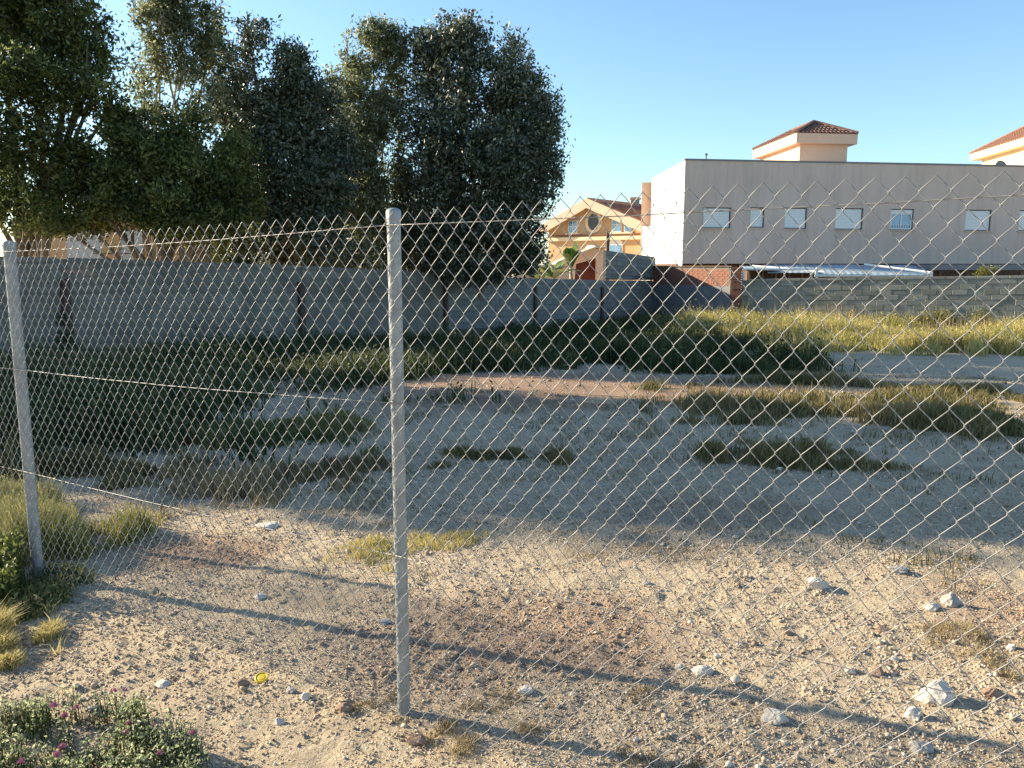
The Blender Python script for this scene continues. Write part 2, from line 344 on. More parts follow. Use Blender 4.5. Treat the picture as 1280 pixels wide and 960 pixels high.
def rock(name, px, py, wpx, hpx, label, m, seed, cat='stone', group='stones lying on the lot', rug=.28):
    p = G(px, py + hpx * .3); D = (p - CAM).length; rw = wpx * .82 / F * D / 2; rh = hpx * .8 / F * D / 2
    r = random.Random(seed); me = bpy.data.meshes.new(name)
    import bmesh
    bm = bmesh.new(); bmesh.ops.create_icosphere(bm, subdivisions=3, radius=1)
    cuts = [(Vector((r.uniform(-1, 1), r.uniform(-1, 1), r.uniform(-.3, 1))).normalized(), r.uniform(.55, .85)) for _ in range(9)]
    for v in bm.verts:
        for nn, dd in cuts:
            q = v.co.dot(nn)
            if q > dd: v.co -= nn * (q - dd) * .9
        f = 1 + rug * (float(vnoise(v.co.x * 3 + seed, v.co.y * 3 + v.co.z * 2.3)) - .5) + .1 * (r.random() - .5)
        v.co *= f; v.co.x *= rw * 1.1; v.co.y *= rw * .85; v.co.z *= rh * 1.15
    bm.to_mesh(me); bm.free()
    o = link(name, me, m); o.location = p + Vector((0, 0, rh * .35)); o.rotation_euler = (0, 0, r.uniform(-.4, .4)); tag(o, label, cat, group)
ROCKS = [
 (1168, 862, 46, 34, 'large white cracked chunk of limestone at the right', 'rock'),
 (1143, 890, 24, 18, 'smooth pale stone just below the large white chunk', 'rock'),
 (968, 895, 34, 22, 'white jagged stone near the bottom edge, right of the post', 'rock'),
 (1242, 866, 22, 15, 'flat reddish brown stone beside the right edge', 'rockred'),
 (1022, 728, 32, 18, 'white broken stone in the sunlit soil near the shade', 'rock'),
 (878, 836, 28, 17, 'pale stone lying midway between post and right edge', 'rock'),
 (1188, 748, 26, 22, 'grey hollow stone near the edge of the shade', 'rockgrey'),
 (1165, 757, 20, 12, 'small white stone left of the grey hollow one', 'rock'),
 (1122, 712, 30, 10, 'flat grey stone lying along the shade line', 'rockgrey'),
 (1096, 838, 24, 14, 'rounded brown stone casting a dark shadow', 'rockred'),
 (1063, 836, 16, 10, 'small tan stone beside the rounded brown one', 'rock'),
 (1265, 806, 14, 12, 'small bright stone by the dry tuft at the right edge', 'rock'),
 (1150, 928, 30, 20, 'split grey and tan stone at the bottom right', 'rockgrey'),
 (333, 655, 36, 12, 'long flat pale stone in the sunlit soil left of the post', 'rock'),
 (324, 746, 24, 9, 'flat whitish stone lying in the thin shadow line', 'rock'),
 (382, 868, 14, 11, 'small pale pebble right of the yellow lid', 'rock'),
 (364, 858, 16, 10, 'grey pebble between the yellow lid and the pale pebble', 'rockgrey'),
 (204, 853, 26, 10, 'pale flat stone between the pink flowers and the yellow lid', 'rock'),
 (349, 898, 15, 11, 'whitish pebble below the yellow lid', 'rock'),
 (522, 921, 30, 16, 'brownish clod of earth at the foot of the centre post', 'rockred'),
 (657, 860, 22, 12, 'bright white stone in the reddish soil right of the post', 'rock'),
 (432, 884, 26, 12, 'brown earth clod left of the post foot', 'rockred'),
 (303, 853, 20, 11, 'brown stone just left of the yellow lid', 'rockred'),
 (118, 884, 18, 10, 'grey stone among the pink flowers', 'rockgrey'),
 (480, 776, 22, 7, 'flat grey stone just left of the centre post', 'rockgrey'),
 (850, 832, 15, 9, 'small grey stone left of the midway pale stone', 'rockgrey'),
 (1104, 785, 22, 7, 'slab-like brown stone between the shade and the wire', 'rockred'),
 (1118, 820, 12, 7, 'tiny white stone above the rounded brown one', 'rock'),
 (985, 787, 18, 9, 'brownish stone under the low wire', 'rockred'),
 (808, 728, 14, 7, 'small grey stone near the middle of the sunlit soil', 'rockgrey'),
]
for i, (px, py, a, b, lb, mm) in enumerate(ROCKS): rock('stone', px, py, a, b, lb, M[mm], 31 + i)
# yellow lid
p = G(327, 849); mb = MB(); rr = .026
t = thing('plastic_lid', 'small round yellow lid lying on the gravel left of the post', 'lid', p + Vector((0, 0, .006)))
ax = Vector((0, -.35, 1)).normalized()
def disc(mb, c, ax, prof, n=20):
    a = ax.orthogonal().normalized(); b = ax.cross(a); base = len(mb.v)
    for r_, h in prof:
        for k in range(n):
            th = 2 * math.pi * k / n; mb.v.append(tuple(c + a * (math.cos(th) * r_) + b * (math.sin(th) * r_) + ax * h))
    for i in range(len(prof) - 1):
        for k in range(n): mb.f.append((base + i * n + k, base + i * n + (k + 1) % n, base + (i + 1) * n + (k + 1) % n, base + (i + 1) * n + k))
    mb.f.append(tuple(base + k for k in range(n - 1, -1, -1))); mb.f.append(tuple(base + (len(prof) - 1) * n + k for k in range(n)))
disc(mb, t.location, ax, [(rr, 0), (rr * 1.02, .004), (rr, .009), (rr * .9, .011), (rr * .82, .008)]); mb.build('lid_rim', M['yellow'], t)
mb = MB(); disc(mb, t.location, ax, [(rr * .8, .006), (rr * .5, .0095), (.002, .010)]); mb.build('lid_centre', M['yellow'], t)

# ------------------------------------------------------------------ chain-link fence
Pc = Vector((-.4, 2.756, 0)); Pl = Vector((-2.6, 4.19, -.065)); Pr = Vector((1.8, 1.326, .035))
P3 = Pl + (Pl - Pc); P3.z = -.12; P4 = P3 + (Pl - Pc); P4.z = -.16
posts = [P4, P3, Pl, Pc, Pr]
fence = thing('chain_link_fence', 'tall galvanised chain-link fence crossing the foreground on round steel posts', 'fence', Pc)
H = 1.815; NRM = Vector((-.545, -.839, 0))
leans = [(0, 0), (.01, 0), (.004, .0), (0, 0), (0, 0)]
for i, q in enumerate(posts):
    r_ = .029 if i == 2 else .0235
    tp = q + Vector((leans[i][0], leans[i][1], H))
    ln = (tp - q)
    o = MB().tube([q - Vector((0, 0, .12)), q + ln * .25, q + ln * .5, q + ln * .75, tp - Vector((0, 0, .012))], r_, 24).build('post', M['galv'], fence, sm=True)
    o.modifiers.new('es', 'EDGE_SPLIT').split_angle = R(40)
    mb = MB(); disc(mb, tp - Vector((0, 0, .03)), Vector((0, 0, 1)), [(r_ + .0022, 0), (r_ + .0022, .027), (r_ * .9, .034), (r_ * .45, .038)], 24)
    c = mb.build('post_cap', M['galv'], o, sm=True); c.modifiers.new('es', 'EDGE_SPLIT').split_angle = R(40)
    for hz in (.61, 1.16, 1.765):
        c_ = q + ln * (hz / H); ring = []
        for k in range(13):
            th = 2 * math.pi * k / 12; ring.append(c_ + Vector((math.cos(th) * (r_ + .0035), math.sin(th) * (r_ + .0035), .004 * math.sin(th * 2))))
        ring.append(c_ + NRM * (r_ + .02)); MB().tube(ring, .0017, 6).build('tie_wire', M['wire'], o)
def fpt(q0, q1, t, z, off=.031): return q0.lerp(q1, t) + NRM * off + Vector((0, 0, z))
for hz, rad in ((.61, .0016), (1.16, .0018), (1.765, .0019)):
    pts = []
    for i in range(3 if hz == 1.16 else 4):
        for k in range(13):
            t_ = k / 12; sag = -.012 * math.sin(math.pi * t_) + .002 * random.random()
            pts.append(fpt(posts[i], posts[i + 1], t_, hz + sag, .034))
    MB().tube(pts, rad, 6).build('tension_wire', M['wire'] if hz == 1.16 else M['darkwire'], fence, sm=True)
# woven mesh: alternating flattened spirals, ends twisted into points at the top
wd = .0318; hp = .0377; zb = .005; ztop = 1.82
K = int((ztop - zb) / hp)
if K % 2: K -= 1
total = 0; Vs = []; Fs = []; base = 0; NS = 5; wr = .00125
glob = 0
for bi in range(4):
    q0, q1 = posts[bi], posts[bi + 1]; Ln = (Vector((q1.x, q1.y, 0)) - Vector((q0.x, q0.y, 0))).length
    nw = int(round(Ln / wd / 2)) * 2; ww = Ln / nw
    dirv = np.array([(q1.x - q0.x) / Ln, (q1.y - q0.y) / Ln, 0]); nv = np.array(NRM)
    for i in range(nw):
        ph = (i % 2); pts = []
        for k in range(K + 1):
            sgn = 1 if (k + ph) % 2 == 0 else -1
            zc = zb + k * hp
            s0 = (i + .5) * ww
            # corner
            pts.append((s0 + sgn * (ww / 2 + .0018), 0, zc))
            if k < K:
                dd = .0030 if sgn < 0 else -.0030          # up-right legs lie in front
                pts.append((s0 + sgn * (ww / 2 - .0035), dd, zc + hp * .17)); pts.append((s0 - sgn * (ww / 2 - .0035), dd, zc + hp * .83))
        A = np.array(pts)
        s_ = A[:, 0]; tt = s_ / Ln
        bul = .010 * np.sin(tt * np.pi * 2.3 + bi) * np.sin(A[:, 2] * 2.1) + .006 * (vnoise(s_ * 4 + bi * 9, A[:, 2] * 4) - .5)
        zn = A[:, 2] + .016 * (vnoise(s_ * 1.7 + bi * 31, A[:, 2] * .9) - .5) + .0035 * (vnoise(s_ * 14 + 5, A[:, 2] * 9) - .5)
        sn = s_ + .006 * (vnoise(s_ * 2 + 77, A[:, 2] * 3 + bi * 5) - .5)
        Pw = np.array([q0.x, q0.y, q0.z])[None] + dirv[None] * sn[:, None] + nv[None] * (A[:, 1] + bul + .041)[:, None]
        Pw[:, 2] += zn + (q1.z - q0.z) * tt
        T = np.gradient(Pw, axis=0); T /= np.linalg.norm(T, axis=1)[:, None]
        a = np.cross(T, nv[None]); a /= np.linalg.norm(a, axis=1)[:, None]; b = np.cross(T, a)
        th = np.arange(NS) * 2 * np.pi / NS
        ringv = Pw[:, None] + wr * (np.cos(th)[None, :, None] * a[:, None] + np.sin(th)[None, :, None] * b[:, None])
        m_ = len(Pw); Vs.append(ringv.reshape(-1, 3))
        ii = np.arange(m_ - 1)[:, None] * NS; kk = np.arange(NS)[None]; k2 = (kk + 1) % NS
        Fs.append(np.stack([ii + kk, ii + k2, ii + NS + k2, ii + NS + kk], 2).reshape(-1, 4) + base); base += m_ * NS
Vm = np.concatenate(Vs) - np.array(fence.location)[None]
me = fast_mesh('wire_mesh', Vm, 4, np.concatenate(Fs)); o = link('wire_mesh', me, M['wire'], fence, True)

# ------------------------------------------------------------------ perimeter walls
WA = P(30, 330, 15.5); WB = P(757, 330, 35.0)
WD = Vector((WB.x - WA.x, WB.y - WA.y, 0)); WL = WD.length; WD.normalize(); WN = Vector((WD.y, -WD.x, 0))   # towards the lot
def wall_s(px):
    u = ray(px, 335); k = u.x / u.y; return (k * WA.y - WA.x) / ((WB.x - WA.x) - k * (WB.y - WA.y))
def wpt(s): return Vector((WA.x + (WB.x - WA.x) * s, WA.y + (WB.y - WA.y) * s, 0))
def ztop_px(px, py): q = wpt(wall_s(px)); return P(px, py, q.y).z
tops = [(wall_s(p_), ztop_px(p_, y_)) for p_, y_ in ((30, 321), (266, 325), (340, 330), (648, 347), (757, 350))]
tops = [(-1.4, tops[0][1] + .3)] + tops + [(1.6, tops[-1][1] - .25)]
def wtop(s): return float(np.interp(s, [a for a, b in tops], [b for a, b in tops]))
lot_wall = thing('boundary_wall', 'long grey block and render boundary wall receding behind the weeds under the trees', 'wall', wpt(.3) + Vector((0, 0, float(gbase(*wpt(.3).xy)))))
bays = [-1.22, -.97, -.72, -.47, -.22, .03, .284, .535, .76, .984, 1.207]
def wslab(mb, s0, s1, f0, f1, thick, off):
    "slab between fractions of height, fraction 0 = ground-.2, 1 = top"
    vs = []
    for s in (s0, s1):
        q = wpt(s); zt = wtop(s); z0 = -1.15
        for ff in (f0, f1):
            z = zt - ff if ff < 5 else z0
            for d_ in (off, off - thick): vs.append(Vector((q.x, q.y, z)) + WN * d_)
    # order: s0:(f0 front, f0 back, f1 front, f1 back)  s1: same
    mb.add(vs, [(2, 6, 4, 0), (1, 5, 7, 3), (0, 4, 5, 1), (3, 7, 6, 2), (0, 1, 3, 2), (4, 6, 7, 5)])
mb = MB()
for a, b in zip(bays[:-1], bays[1:]):
    wslab(mb, a, b, .03, 9, .13, -.012)
mb.build('wall_core', M['mortar'], lot_wall)
for a, b in zip(bays[:-1], bays[1:]):
    if a < .5:
        e = .006 / (b - a)
        for f0, f1 in ((.0, .10), (.112, .30), (.308, .50), (.52, .70), (.72, .92), (.928, 1.13), (1.138, 1.34), (1.348, 9)):
            m1 = MB(); wslab(m1, a + .004, b - .004, f0, f1, .17, .012 if f0 > .05 else .03); m1.build('coping' if f0 < .05 else 'render_panel', M['render'], lot_wall)
    q = wpt(a); zt = wtop(a); z0 = float(gbase(q.x, q.y)) - .2
    if a > -.5:
        drop = .42 if a < .5 else .30
        c = Vector((q.x, q.y, (zt - drop + z0) / 2)) + WN * .05
        MB().box(c, .15, .12, zt - drop - z0, (WD, WN, Vector((0, 0, 1)))).build('pillar', M['iron'], lot_wall, bevel=.008)
def block_mesh(name, L_, T_, H_, m, e=.006):
    mb = MB(); mb.box((0, 0, 0), L_, T_, H_); me = bpy.data.meshes.new(name)
    import bmesh
    me.from_pydata(mb.v, [], mb.f); bm = bmesh.new(); bm.from_mesh(me); bmesh.ops.bevel(bm, geom=list(bm.edges), offset=e, segments=1, affect='EDGES'); bm.to_mesh(me); bm.free()
    me.materials.append(m); return me
def place(me, name, parent, c, xa, ya, za, jitter=.004):
    o = bpy.data.objects.new(name, me); col.objects.link(o); o.parent = parent
    mat_ = Matrix((xa, ya, za)).transposed().to_4x4(); mat_.translation = Vector(c) - origin(parent) + ya * random.uniform(-jitter, jitter)
    o.matrix_local = mat_; return o
blk = [block_mesh('block', .497 * k_, .15, .188, M['block']) for k_ in (1,)]
half = block_mesh('block', .240, .15, .188, M['block'])
S0, S1 = bays[7], bays[10]; Lb = (S1 - S0) * WL
for r_ in range(9):
    x = 0 if r_ % 2 == 0 else -.255
    while x < Lb - .1:
        cx_ = x + .25; mesh_ = blk[0]
        if x < 0: cx_ = .125; mesh_ = half
        s = S0 + cx_ / WL; q = wpt(s); sl = (wtop(s + .02) - wtop(s - .02)) / (.04 * WL)
        xa = (WD + Vector((0, 0, sl))).normalized(); za = xa.cross(WN).normalized(); za = za if za.z > 0 else -za
        ya = za.cross(xa)
        place(mesh_, 'block', lot_wall, Vector((q.x, q.y, wtop(s) - .105 - r_ * .2)) + WN * -.055, xa, ya, za)
        x += .51
# taller end piece
ta, tb = P(757, 313, wpt(wall_s(757)).y), P(817, 321, wpt(wall_s(817)).y)
sa, sb = wall_s(757), bays[10]
tall = MB(); qa, qb = wpt(sa), wpt(sb)
def q3(q, z, d_): return Vector((q.x, q.y, z)) + WN * d_
tall.add([q3(qa, wtop(sa) + .006, -.02), q3(qa, wtop(sa) + .006, -.13), q3(qa, ta.z, -.02), q3(qa, ta.z, -.13), q3(qb, wtop(sb) + .006, -.02), q3(qb, wtop(sb) + .006, -.13), q3(qb, tb.z, -.02), q3(qb, tb.z, -.13)],
         [(0, 4, 6, 2), (1, 3, 7, 5), (2, 6, 7, 3), (0, 1, 5, 4), (0, 2, 3, 1), (4, 5, 7, 6)])
tall.build('upper_wall_core', M['mortar'], lot_wall)
nr = 6; Lt = (sb - sa) * WL
for r_ in range(nr):
    x = 0 if r_ % 2 else .0
    k_ = 0
    while x < Lt - .2:
        s = sa + (x + .25) / WL; q = wpt(s); f = (x + .25) / Lt; zt = ta.z + (tb.z - ta.z) * f
        sl = (tb.z - ta.z) / Lt; xa = (WD + Vector((0, 0, sl))).normalized(); za = xa.cross(WN).normalized(); za = za if za.z > 0 else -za
        z_ = zt - .1 - r_ * .2
        if z_ - .1 > wtop(s) - .01: place(blk[0], 'block', lot_wall, Vector((q.x, q.y, z_)) + WN * -.05, xa, za.cross(xa), za)
        x += .51
# exposed red bricks at the left of the wall
qb_ = block_mesh('exposed_brick', .24, .05, .075, M['rockred'])
for (px, py) in ((86, 339), (99, 340), (110, 334), (112, 343)):
    s = wall_s(px); q = wpt(s); zz = P(px, py, q.y).z
    place(qb_, 'exposed_brick', lot_wall, Vector((q.x, q.y, zz)) + WN * .0, WD, -WN, Vector((0, 0, 1)))

# cross wall with brick top and right-hand wall
CW0 = wpt(bays[10]); RW0 = P(917, 350, 34.2); RW0 = Vector((RW0.x, RW0.y, 0))
cd_ = (RW0 - CW0); cl = cd_.length; cdn = cd_.normalized(); cn = Vector((cdn.y, -cdn.x, 0)); cn = cn if cn.y < 0 else -cn
xw = thing('cross_wall', 'short dark rendered wall topped with red brick between the two block walls', 'wall', CW0.lerp(RW0, .5) + Vector((0, 0, -.9)))
zr = P(880, 357, 36).z; zt = P(880, 333.5, 36).z
mid = CW0.lerp(RW0, .5)
MB().box((mid.x, mid.y, (zr - 1.3) / 2), cl - .16, .2, zr + 1.3, (cdn, -cn, Vector((0, 0, 1)))).build('rendered_base', M['darkrender'], xw)
def brickmat():
    m = bpy.data.materials.new('red_brickwork'); m.use_nodes = True; t = m.node_tree; N = t.nodes; L = t.links; b = N['Principled BSDF']; b.inputs['Roughness'].default_value = .9
    tc = N.new('ShaderNodeTexCoord'); n = N.new('ShaderNodeTexNoise'); n.inputs['Scale'].default_value = 6; n.inputs['Detail'].default_value = 8; L.new(tc.outputs['Object'], n.inputs['Vector'])
    c = N.new('ShaderNodeValToRGB'); c.color_ramp.elements[0].position = .3; c.color_ramp.elements[0].color = (.17, .07, .05, 1); c.color_ramp.elements[1].position = .7; c.color_ramp.elements[1].color = (.32, .14, .09, 1)
    L.new(n.outputs[0], c.inputs[0]); L.new(c.outputs[0], b.inputs['Base Color']); return m
M['brick'] = brickmat()
MB().box((mid.x, mid.y, (zr + zt) / 2), cl - .2, .14, zt - zr, (cdn, -cn, Vector((0, 0, 1)))).build('brick_core', M['mortar'], xw)
bm_ = block_mesh('brick', .31, .05, .092, M['brick'], .004)
nb = int(cl / .325); nrow = max(1, int((zt - zr) / .104))
for r_ in range(nrow):
    for k_ in range(nb):
        xx_ = (k_ + (.5 if r_ % 2 else .15)) * .325 - cl / 2 + .12
        if abs(xx_) > cl / 2 - .15: continue
        c = mid + cdn * xx_ + cn * .055 + Vector((0, 0, zr + .055 + r_ * .104)); place(bm_, 'brick', xw, c, cdn, -cn, Vector((0, 0, 1)))
# coping slab on top (dark)
MB().box((mid.x, mid.y, zt + .025), cl, .28, .045, (cdn, -cn, Vector((0, 0, 1)))).build('coping', M['wood_and_shade'], xw)
bp_ = thing('brick_pier', 'narrow red brick pier at the start of the pale right-hand wall', 'pier', RW0 + Vector((.12, -.05, -.9)))
for r_ in range(24):
    z_ = zt - .06 - r_ * .104
    if z_ < -1.05: break
    c = RW0 + Vector((.13, -.05, z_)); place(block_mesh('brick', .40, .36, .092, M['brick'], .005) if r_ == 0 else bp_.children[0].data, 'brick', bp_, c, Vector((.906, -.423, 0)), Vector((.423, .906, 0)), Vector((0, 0, 1)), .006)
rw = thing('block_wall', 'weathered pale block wall behind the sunlit yellow grass at the right', 'wall', RW0 + Vector((6, -2.6, -.9)))
a_ = R(-25); RD = Vector((math.cos(a_), math.sin(a_), 0)); RN = Vector((RD.y, -RD.x, 0)); RN = RN if RN.y < 0 else -RN
RS = RW0 + RD * .35; RL = 15.5
zl = P(930, 349.5, RS.y).z
def rtop(x): return zl + (.020) * x
c0 = MB(); vs = []
for x in (0, RL):
    q = RS + RD * x
    for z in (-1.3, rtop(x) - .03):
        for d_ in (-.006, -.15): vs.append(Vector((q.x, q.y, z)) + RN * d_)
c0.add(vs, [(0, 4, 6, 2), (1, 3, 7, 5), (2, 6, 7, 3), (0, 1, 5, 4), (0, 2, 3, 1), (4, 5, 7, 6)]); c0.build('wall_core', M['rmortar'], rw)
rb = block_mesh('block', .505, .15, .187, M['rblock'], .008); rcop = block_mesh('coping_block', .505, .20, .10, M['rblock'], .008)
xs = (RD + Vector((0, 0, .02))).normalized(); zs = xs.cross(-RN).normalized(); zs = zs if zs.z > 0 else -zs
for r_ in range(11):
    x = .0 if r_ % 2 else -.26
    while x < RL - .3:
        if x >= 0:
            q = RS + RD * (x + .26)
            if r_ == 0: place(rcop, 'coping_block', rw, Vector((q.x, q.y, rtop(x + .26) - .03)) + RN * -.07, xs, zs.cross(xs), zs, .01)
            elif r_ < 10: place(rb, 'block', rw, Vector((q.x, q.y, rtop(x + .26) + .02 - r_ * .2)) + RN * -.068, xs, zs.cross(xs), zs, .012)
        x += .522

# ------------------------------------------------------------------ long building at the right
def on_plane(px, py, p0, nrm):
    d = ray(px, py); t = (p0 - CAM).dot(nrm) / d.dot(nrm); return CAM + d * t
A0 = P(857, 199, 42.0); A1 = P(1280, 207.5, 44.7); ZT = A0.z; ZB = P(857, 329.5, 42).z
fd = Vector((A1.x - A0.x, A1.y - A0.y, 0)).normalized(); fn = Vector((fd.y, -fd.x, 0)); fi = -fn
A0g = Vector((A0.x, A0.y, 0)); B0 = P(815.5, 222, 50.6); B0g = Vector((B0.x, B0.y, 0)); E0 = A0g + fd * 27; E1 = E0 + fi * 9
bld = thing('apartment_building', 'long flat-roofed beige building with shuttered windows behind the right wall', 'building', A0g + Vector((10, 3, -1)))
WINS = [(879, 913, 259, 285.5), (938, 955, 259, 284.5), (981, 1008, 259.5, 286), (1045, 1078, 260, 287), (1114, 1141, 261, 288), (1208, 1238, 262, 288.5), (1275, 1301, 262.5, 289)]
wh = []
for xa_, xb_, ya_, yb_ in WINS:
    a_ = on_plane(xa_, ya_, A0g, fn); b_ = on_plane(xb_, yb_, A0g, fn); wh.append(((a_ - A0g).dot(fd), (b_ - A0g).dot(fd), b_.z, a_.z))
Mw = MB(); TH = .16
Mw.prism([((A0g + fi * TH).x, (A0g + fi * TH).y), ((E0 + fi * TH).x, (E0 + fi * TH).y), (E1.x, E1.y), (B0g.x, B0g.y)], ZB, ZT - .05)
def skin(x0, x1, z0, z1):
    c_ = A0g + fd * ((x0 + x1) / 2) + fi * (TH / 2); Mw.box((c_.x, c_.y, (z0 + z1) / 2), x1 - x0, TH, z1 - z0, (fd, fn, Vector((0, 0, 1))))
edges = [0] + [(wh[i][1] + wh[i + 1][0]) / 2 for i in range(len(wh) - 1)] + [27]
for (x0, x1, z0, z1), ea, eb in zip(wh, edges[:-1], edges[1:]):
    skin(ea, x0, ZB, ZT - .05); skin(x1, eb, ZB, ZT - .05); skin(x0, x1, ZB, z0); skin(x0, x1, z1, ZT - .05)
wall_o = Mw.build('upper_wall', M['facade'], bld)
sn_ = (B0g - A0g).normalized(); sno = Vector((-sn_.y, sn_.x, 0)); sno = sno if sno.x < 0 else -sno
sw = MB(); q0 = A0g + sno * .02; q1 = B0g + sno * .02
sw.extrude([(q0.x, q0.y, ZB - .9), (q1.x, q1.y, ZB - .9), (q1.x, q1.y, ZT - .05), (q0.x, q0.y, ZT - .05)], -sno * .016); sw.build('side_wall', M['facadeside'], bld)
# coping
cp = MB(); k0 = A0g + fn * .05 + sno * .05; cp.prism([(k0.x, k0.y), ((E0 + fn * .05).x, (E0 + fn * .05).y), ((E0 + fi * .3).x, (E0 + fi * .3).y), ((A0g + fi * .3).x + sno.x * .05, (A0g + fi * .3).y)], ZT - .047, ZT + .03)
cp.build('parapet_coping', M['cap'], bld)
# ground floor, its deep shade put into the dark wall colour
gf = MB(); g0 = A0g + fi * .9; g1 = E0 + fi * .9; gf.prism([(g0.x, g0.y), (g1.x, g1.y), (E1.x, E1.y), (B0g.x, B0g.y)], -1.3, ZB - .004); gf.build('ground_floor_wall', M['wood_and_shade'], bld)
# rear lower block
r0 = P(802.5, 228, 51.2); r1 = P(815.6, 228, 51.2); rb0 = Vector((r0.x, r0.y, 0)); rb1 = Vector((r1.x + .15, r1.y, 0))
rbm = MB(); rbm.prism([(rb0.x, rb0.y), (rb1.x, rb1.y), (rb1.x + .8, rb1.y + 5), (rb0.x + .85, rb0.y + 5)], -1, r0.z); rbm.build('rear_wing', M['peach'], bld)
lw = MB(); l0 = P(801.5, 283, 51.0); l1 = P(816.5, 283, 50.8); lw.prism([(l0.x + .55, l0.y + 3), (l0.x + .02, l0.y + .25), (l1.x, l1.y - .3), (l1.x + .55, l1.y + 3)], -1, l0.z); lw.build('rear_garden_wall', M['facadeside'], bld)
Z = Vector((0, 0, 1))
for wi, (xa_, xb_, ya_, yb_) in enumerate(WINS):
    tl = on_plane(xa_, ya_, A0g, fn); br = on_plane(xb_, yb_, A0g, fn); wv = (Vector((br.x, br.y, 0)) - Vector((tl.x, tl.y, 0))).dot(fd); hv = tl.z - br.z
    c = (tl + br) / 2 - fn * .125
    win = MB()
    fr = .05
    for sx in (-1, 1): win.box(c + fd * (sx * (wv / 2 - fr / 2)) + fn * .02, fr, .05, hv, (fd, fn, Z))
    win.box(c + Z * (hv / 2 - fr / 2) + fn * .02, wv - 2 * fr, .05, fr, (fd, fn, Z)); win.box(c - Z * (hv / 2 - fr / 2) + fn * .02, wv - 2 * fr, .05, fr, (fd, fn, Z))
    wo = win.build('window', M['frame'], bld)
    MB().box(c - Z * (hv / 2 + .028) + fn * .15, wv + .12, .12, .05, (fd, fn, Z)).build('sill', M['facade'], wo)
    iw, ih = wv - 2 * fr, hv - 2 * fr
    if wi == 4:
        MB().box(c + fn * .008, iw, .012, ih, (fd, fn, Z)).build('pane', M['blueglass'], wo)
        sh = MB(); ww = .06
        for xx_ in (-iw / 2 + ww / 2, 0, iw / 2 - ww / 2): sh.box(c + fd * xx_ + fn * .028, ww, .03, ih, (fd, fn, Z))
        for zz_ in (-ih / 2 + .035, ih / 2 - .11): sh.box(c + Z * zz_ + fn * .034, iw, .03, .07 if zz_ < 0 else .22, (fd, fn, Z))
        sh.build('casement', M['white'], wo)
        rl = MB()
        for k_ in range(9): rl.box(c + fd * (-iw / 2 + .07 + k_ * (iw - .14) / 8) + fn * .065 - Z * (ih / 2 - .12), .02, .02, .22, (fd, fn, Z))
        rl.box(c + fn * .068 - Z * (ih / 2 - .24), iw, .025, .02, (fd, fn, Z)); rl.build('window_rail', M['white'], wo)
    else:
        MB().box(c + fn * .006, iw, .008, ih, (fd, fn, Z)).build('pane', M['glass'], wo)
        ns = max(6, int(ih / .075)); sh = MB()
        for k_ in range(ns): sh.box(c + Z * (-ih / 2 + (k_ + .5) * ih / ns) + fn * (.022), iw * .99, .016, ih / ns - .008, (fd, fn, Z))
        sh.build('roller_shutter', M['shutter'], wo)
# roof tower with hipped tile roof
def hip_roof(parent, corners, z0, apexes, zr_, m, name='roof', rows=9, tiles=True):
    "corners: 4 ground points ccw; apexes: two ridge ends (a between corner0/3 side, b between 1/2)"
    a, b = apexes; cs = [Vector((c.x, c.y, z0)) for c in corners]; ra = Vector((a.x, a.y, zr_)); rb_ = Vector((b.x, b.y, zr_))
    mb = MB(); mb.add(cs + [ra, rb_], [(0, 1, 5, 4), (2, 3, 4, 5), (3, 0, 4), (1, 2, 5), (3, 2, 1, 0)]); ro = mb.build(name, m, parent)
    t_ = MB()
    for (e0, e1, f0, f1) in ((cs[0], cs[1], ra, rb_), (cs[3], cs[0], ra, ra), (cs[1], cs[2], rb_, rb_), (cs[2], cs[3], rb_, ra)):
        n_ = max(3, int((e1 - e0).length / .24))
        nf = (e1 - e0).cross(f0 - e0).normalized(); nf = nf if nf.z > 0 else -nf
        ln = (e1 - e0).length; ed = (e1 - e0) / ln; upv = nf.cross(ed); upv = upv if upv.z > 0 else -upv
        hh = (f0 - e0).dot(upv); xa0 = (f0 - e0).dot(ed); xb0 = (f1 - e0).dot(ed)
        for k_ in range(n_):
            x = (k_ + .5) * ln / n_
            if x < xa0: hm = hh * x / max(xa0, 1e-6)
            elif x > xb0: hm = hh * (ln - x) / max(ln - xb0, 1e-6)
            else: hm = hh
            if hm < .15: continue
            st = e0 + ed * x; nn_ = max(1, int(hm / .38))
            for j in range(nn_):
                h0, h1 = j * .38, min(hm, (j + 1) * .38 + .04)
                t_.tube([st + upv * h0 + nf * .035, st + upv * h1 + nf * .005], [.085, .07], 6)
    if tiles: o = t_.build('tiles', m, ro); o['kind'] = 'stuff'
    rg = MB()
    for u, v in ((cs[0], ra), (cs[3], ra), (cs[1], rb_), (cs[2], rb_), (ra, rb_)):
        if (u - v).length > .1: rg.tube([u + Z * .06, v + Z * .07], .10, 7)
    rg.build('ridge_tiles', m, ro); return ro
T0 = P(999, 200, 46.0)
def along(px, base, dirv):
    "distance along dirv from base so that it projects on column px"
    k = ray(px, 200).x / ray(px, 200).y; return (base.x - k * base.y) / (k * dirv.y - dirv.x)
T0g = Vector((T0.x, T0.y, 0)); tw = along(1058.5, T0g, fd); td = 6.0
T1g = T0g + fd * tw; tdv = Vector((-.06, 1, 0)).normalized()
T2g = T1g + tdv * td; T3g = T0g + tdv * td
zf0 = P(999, 180, 46).z; zf1 = P(999, 167.5, 46).z
tower = MB().prism([(q.x, q.y) for q in (T0g, T1g, T2g, T3g)], ZT - .4, zf0).build('roof_tower', M['peach'], bld)
ov = .38
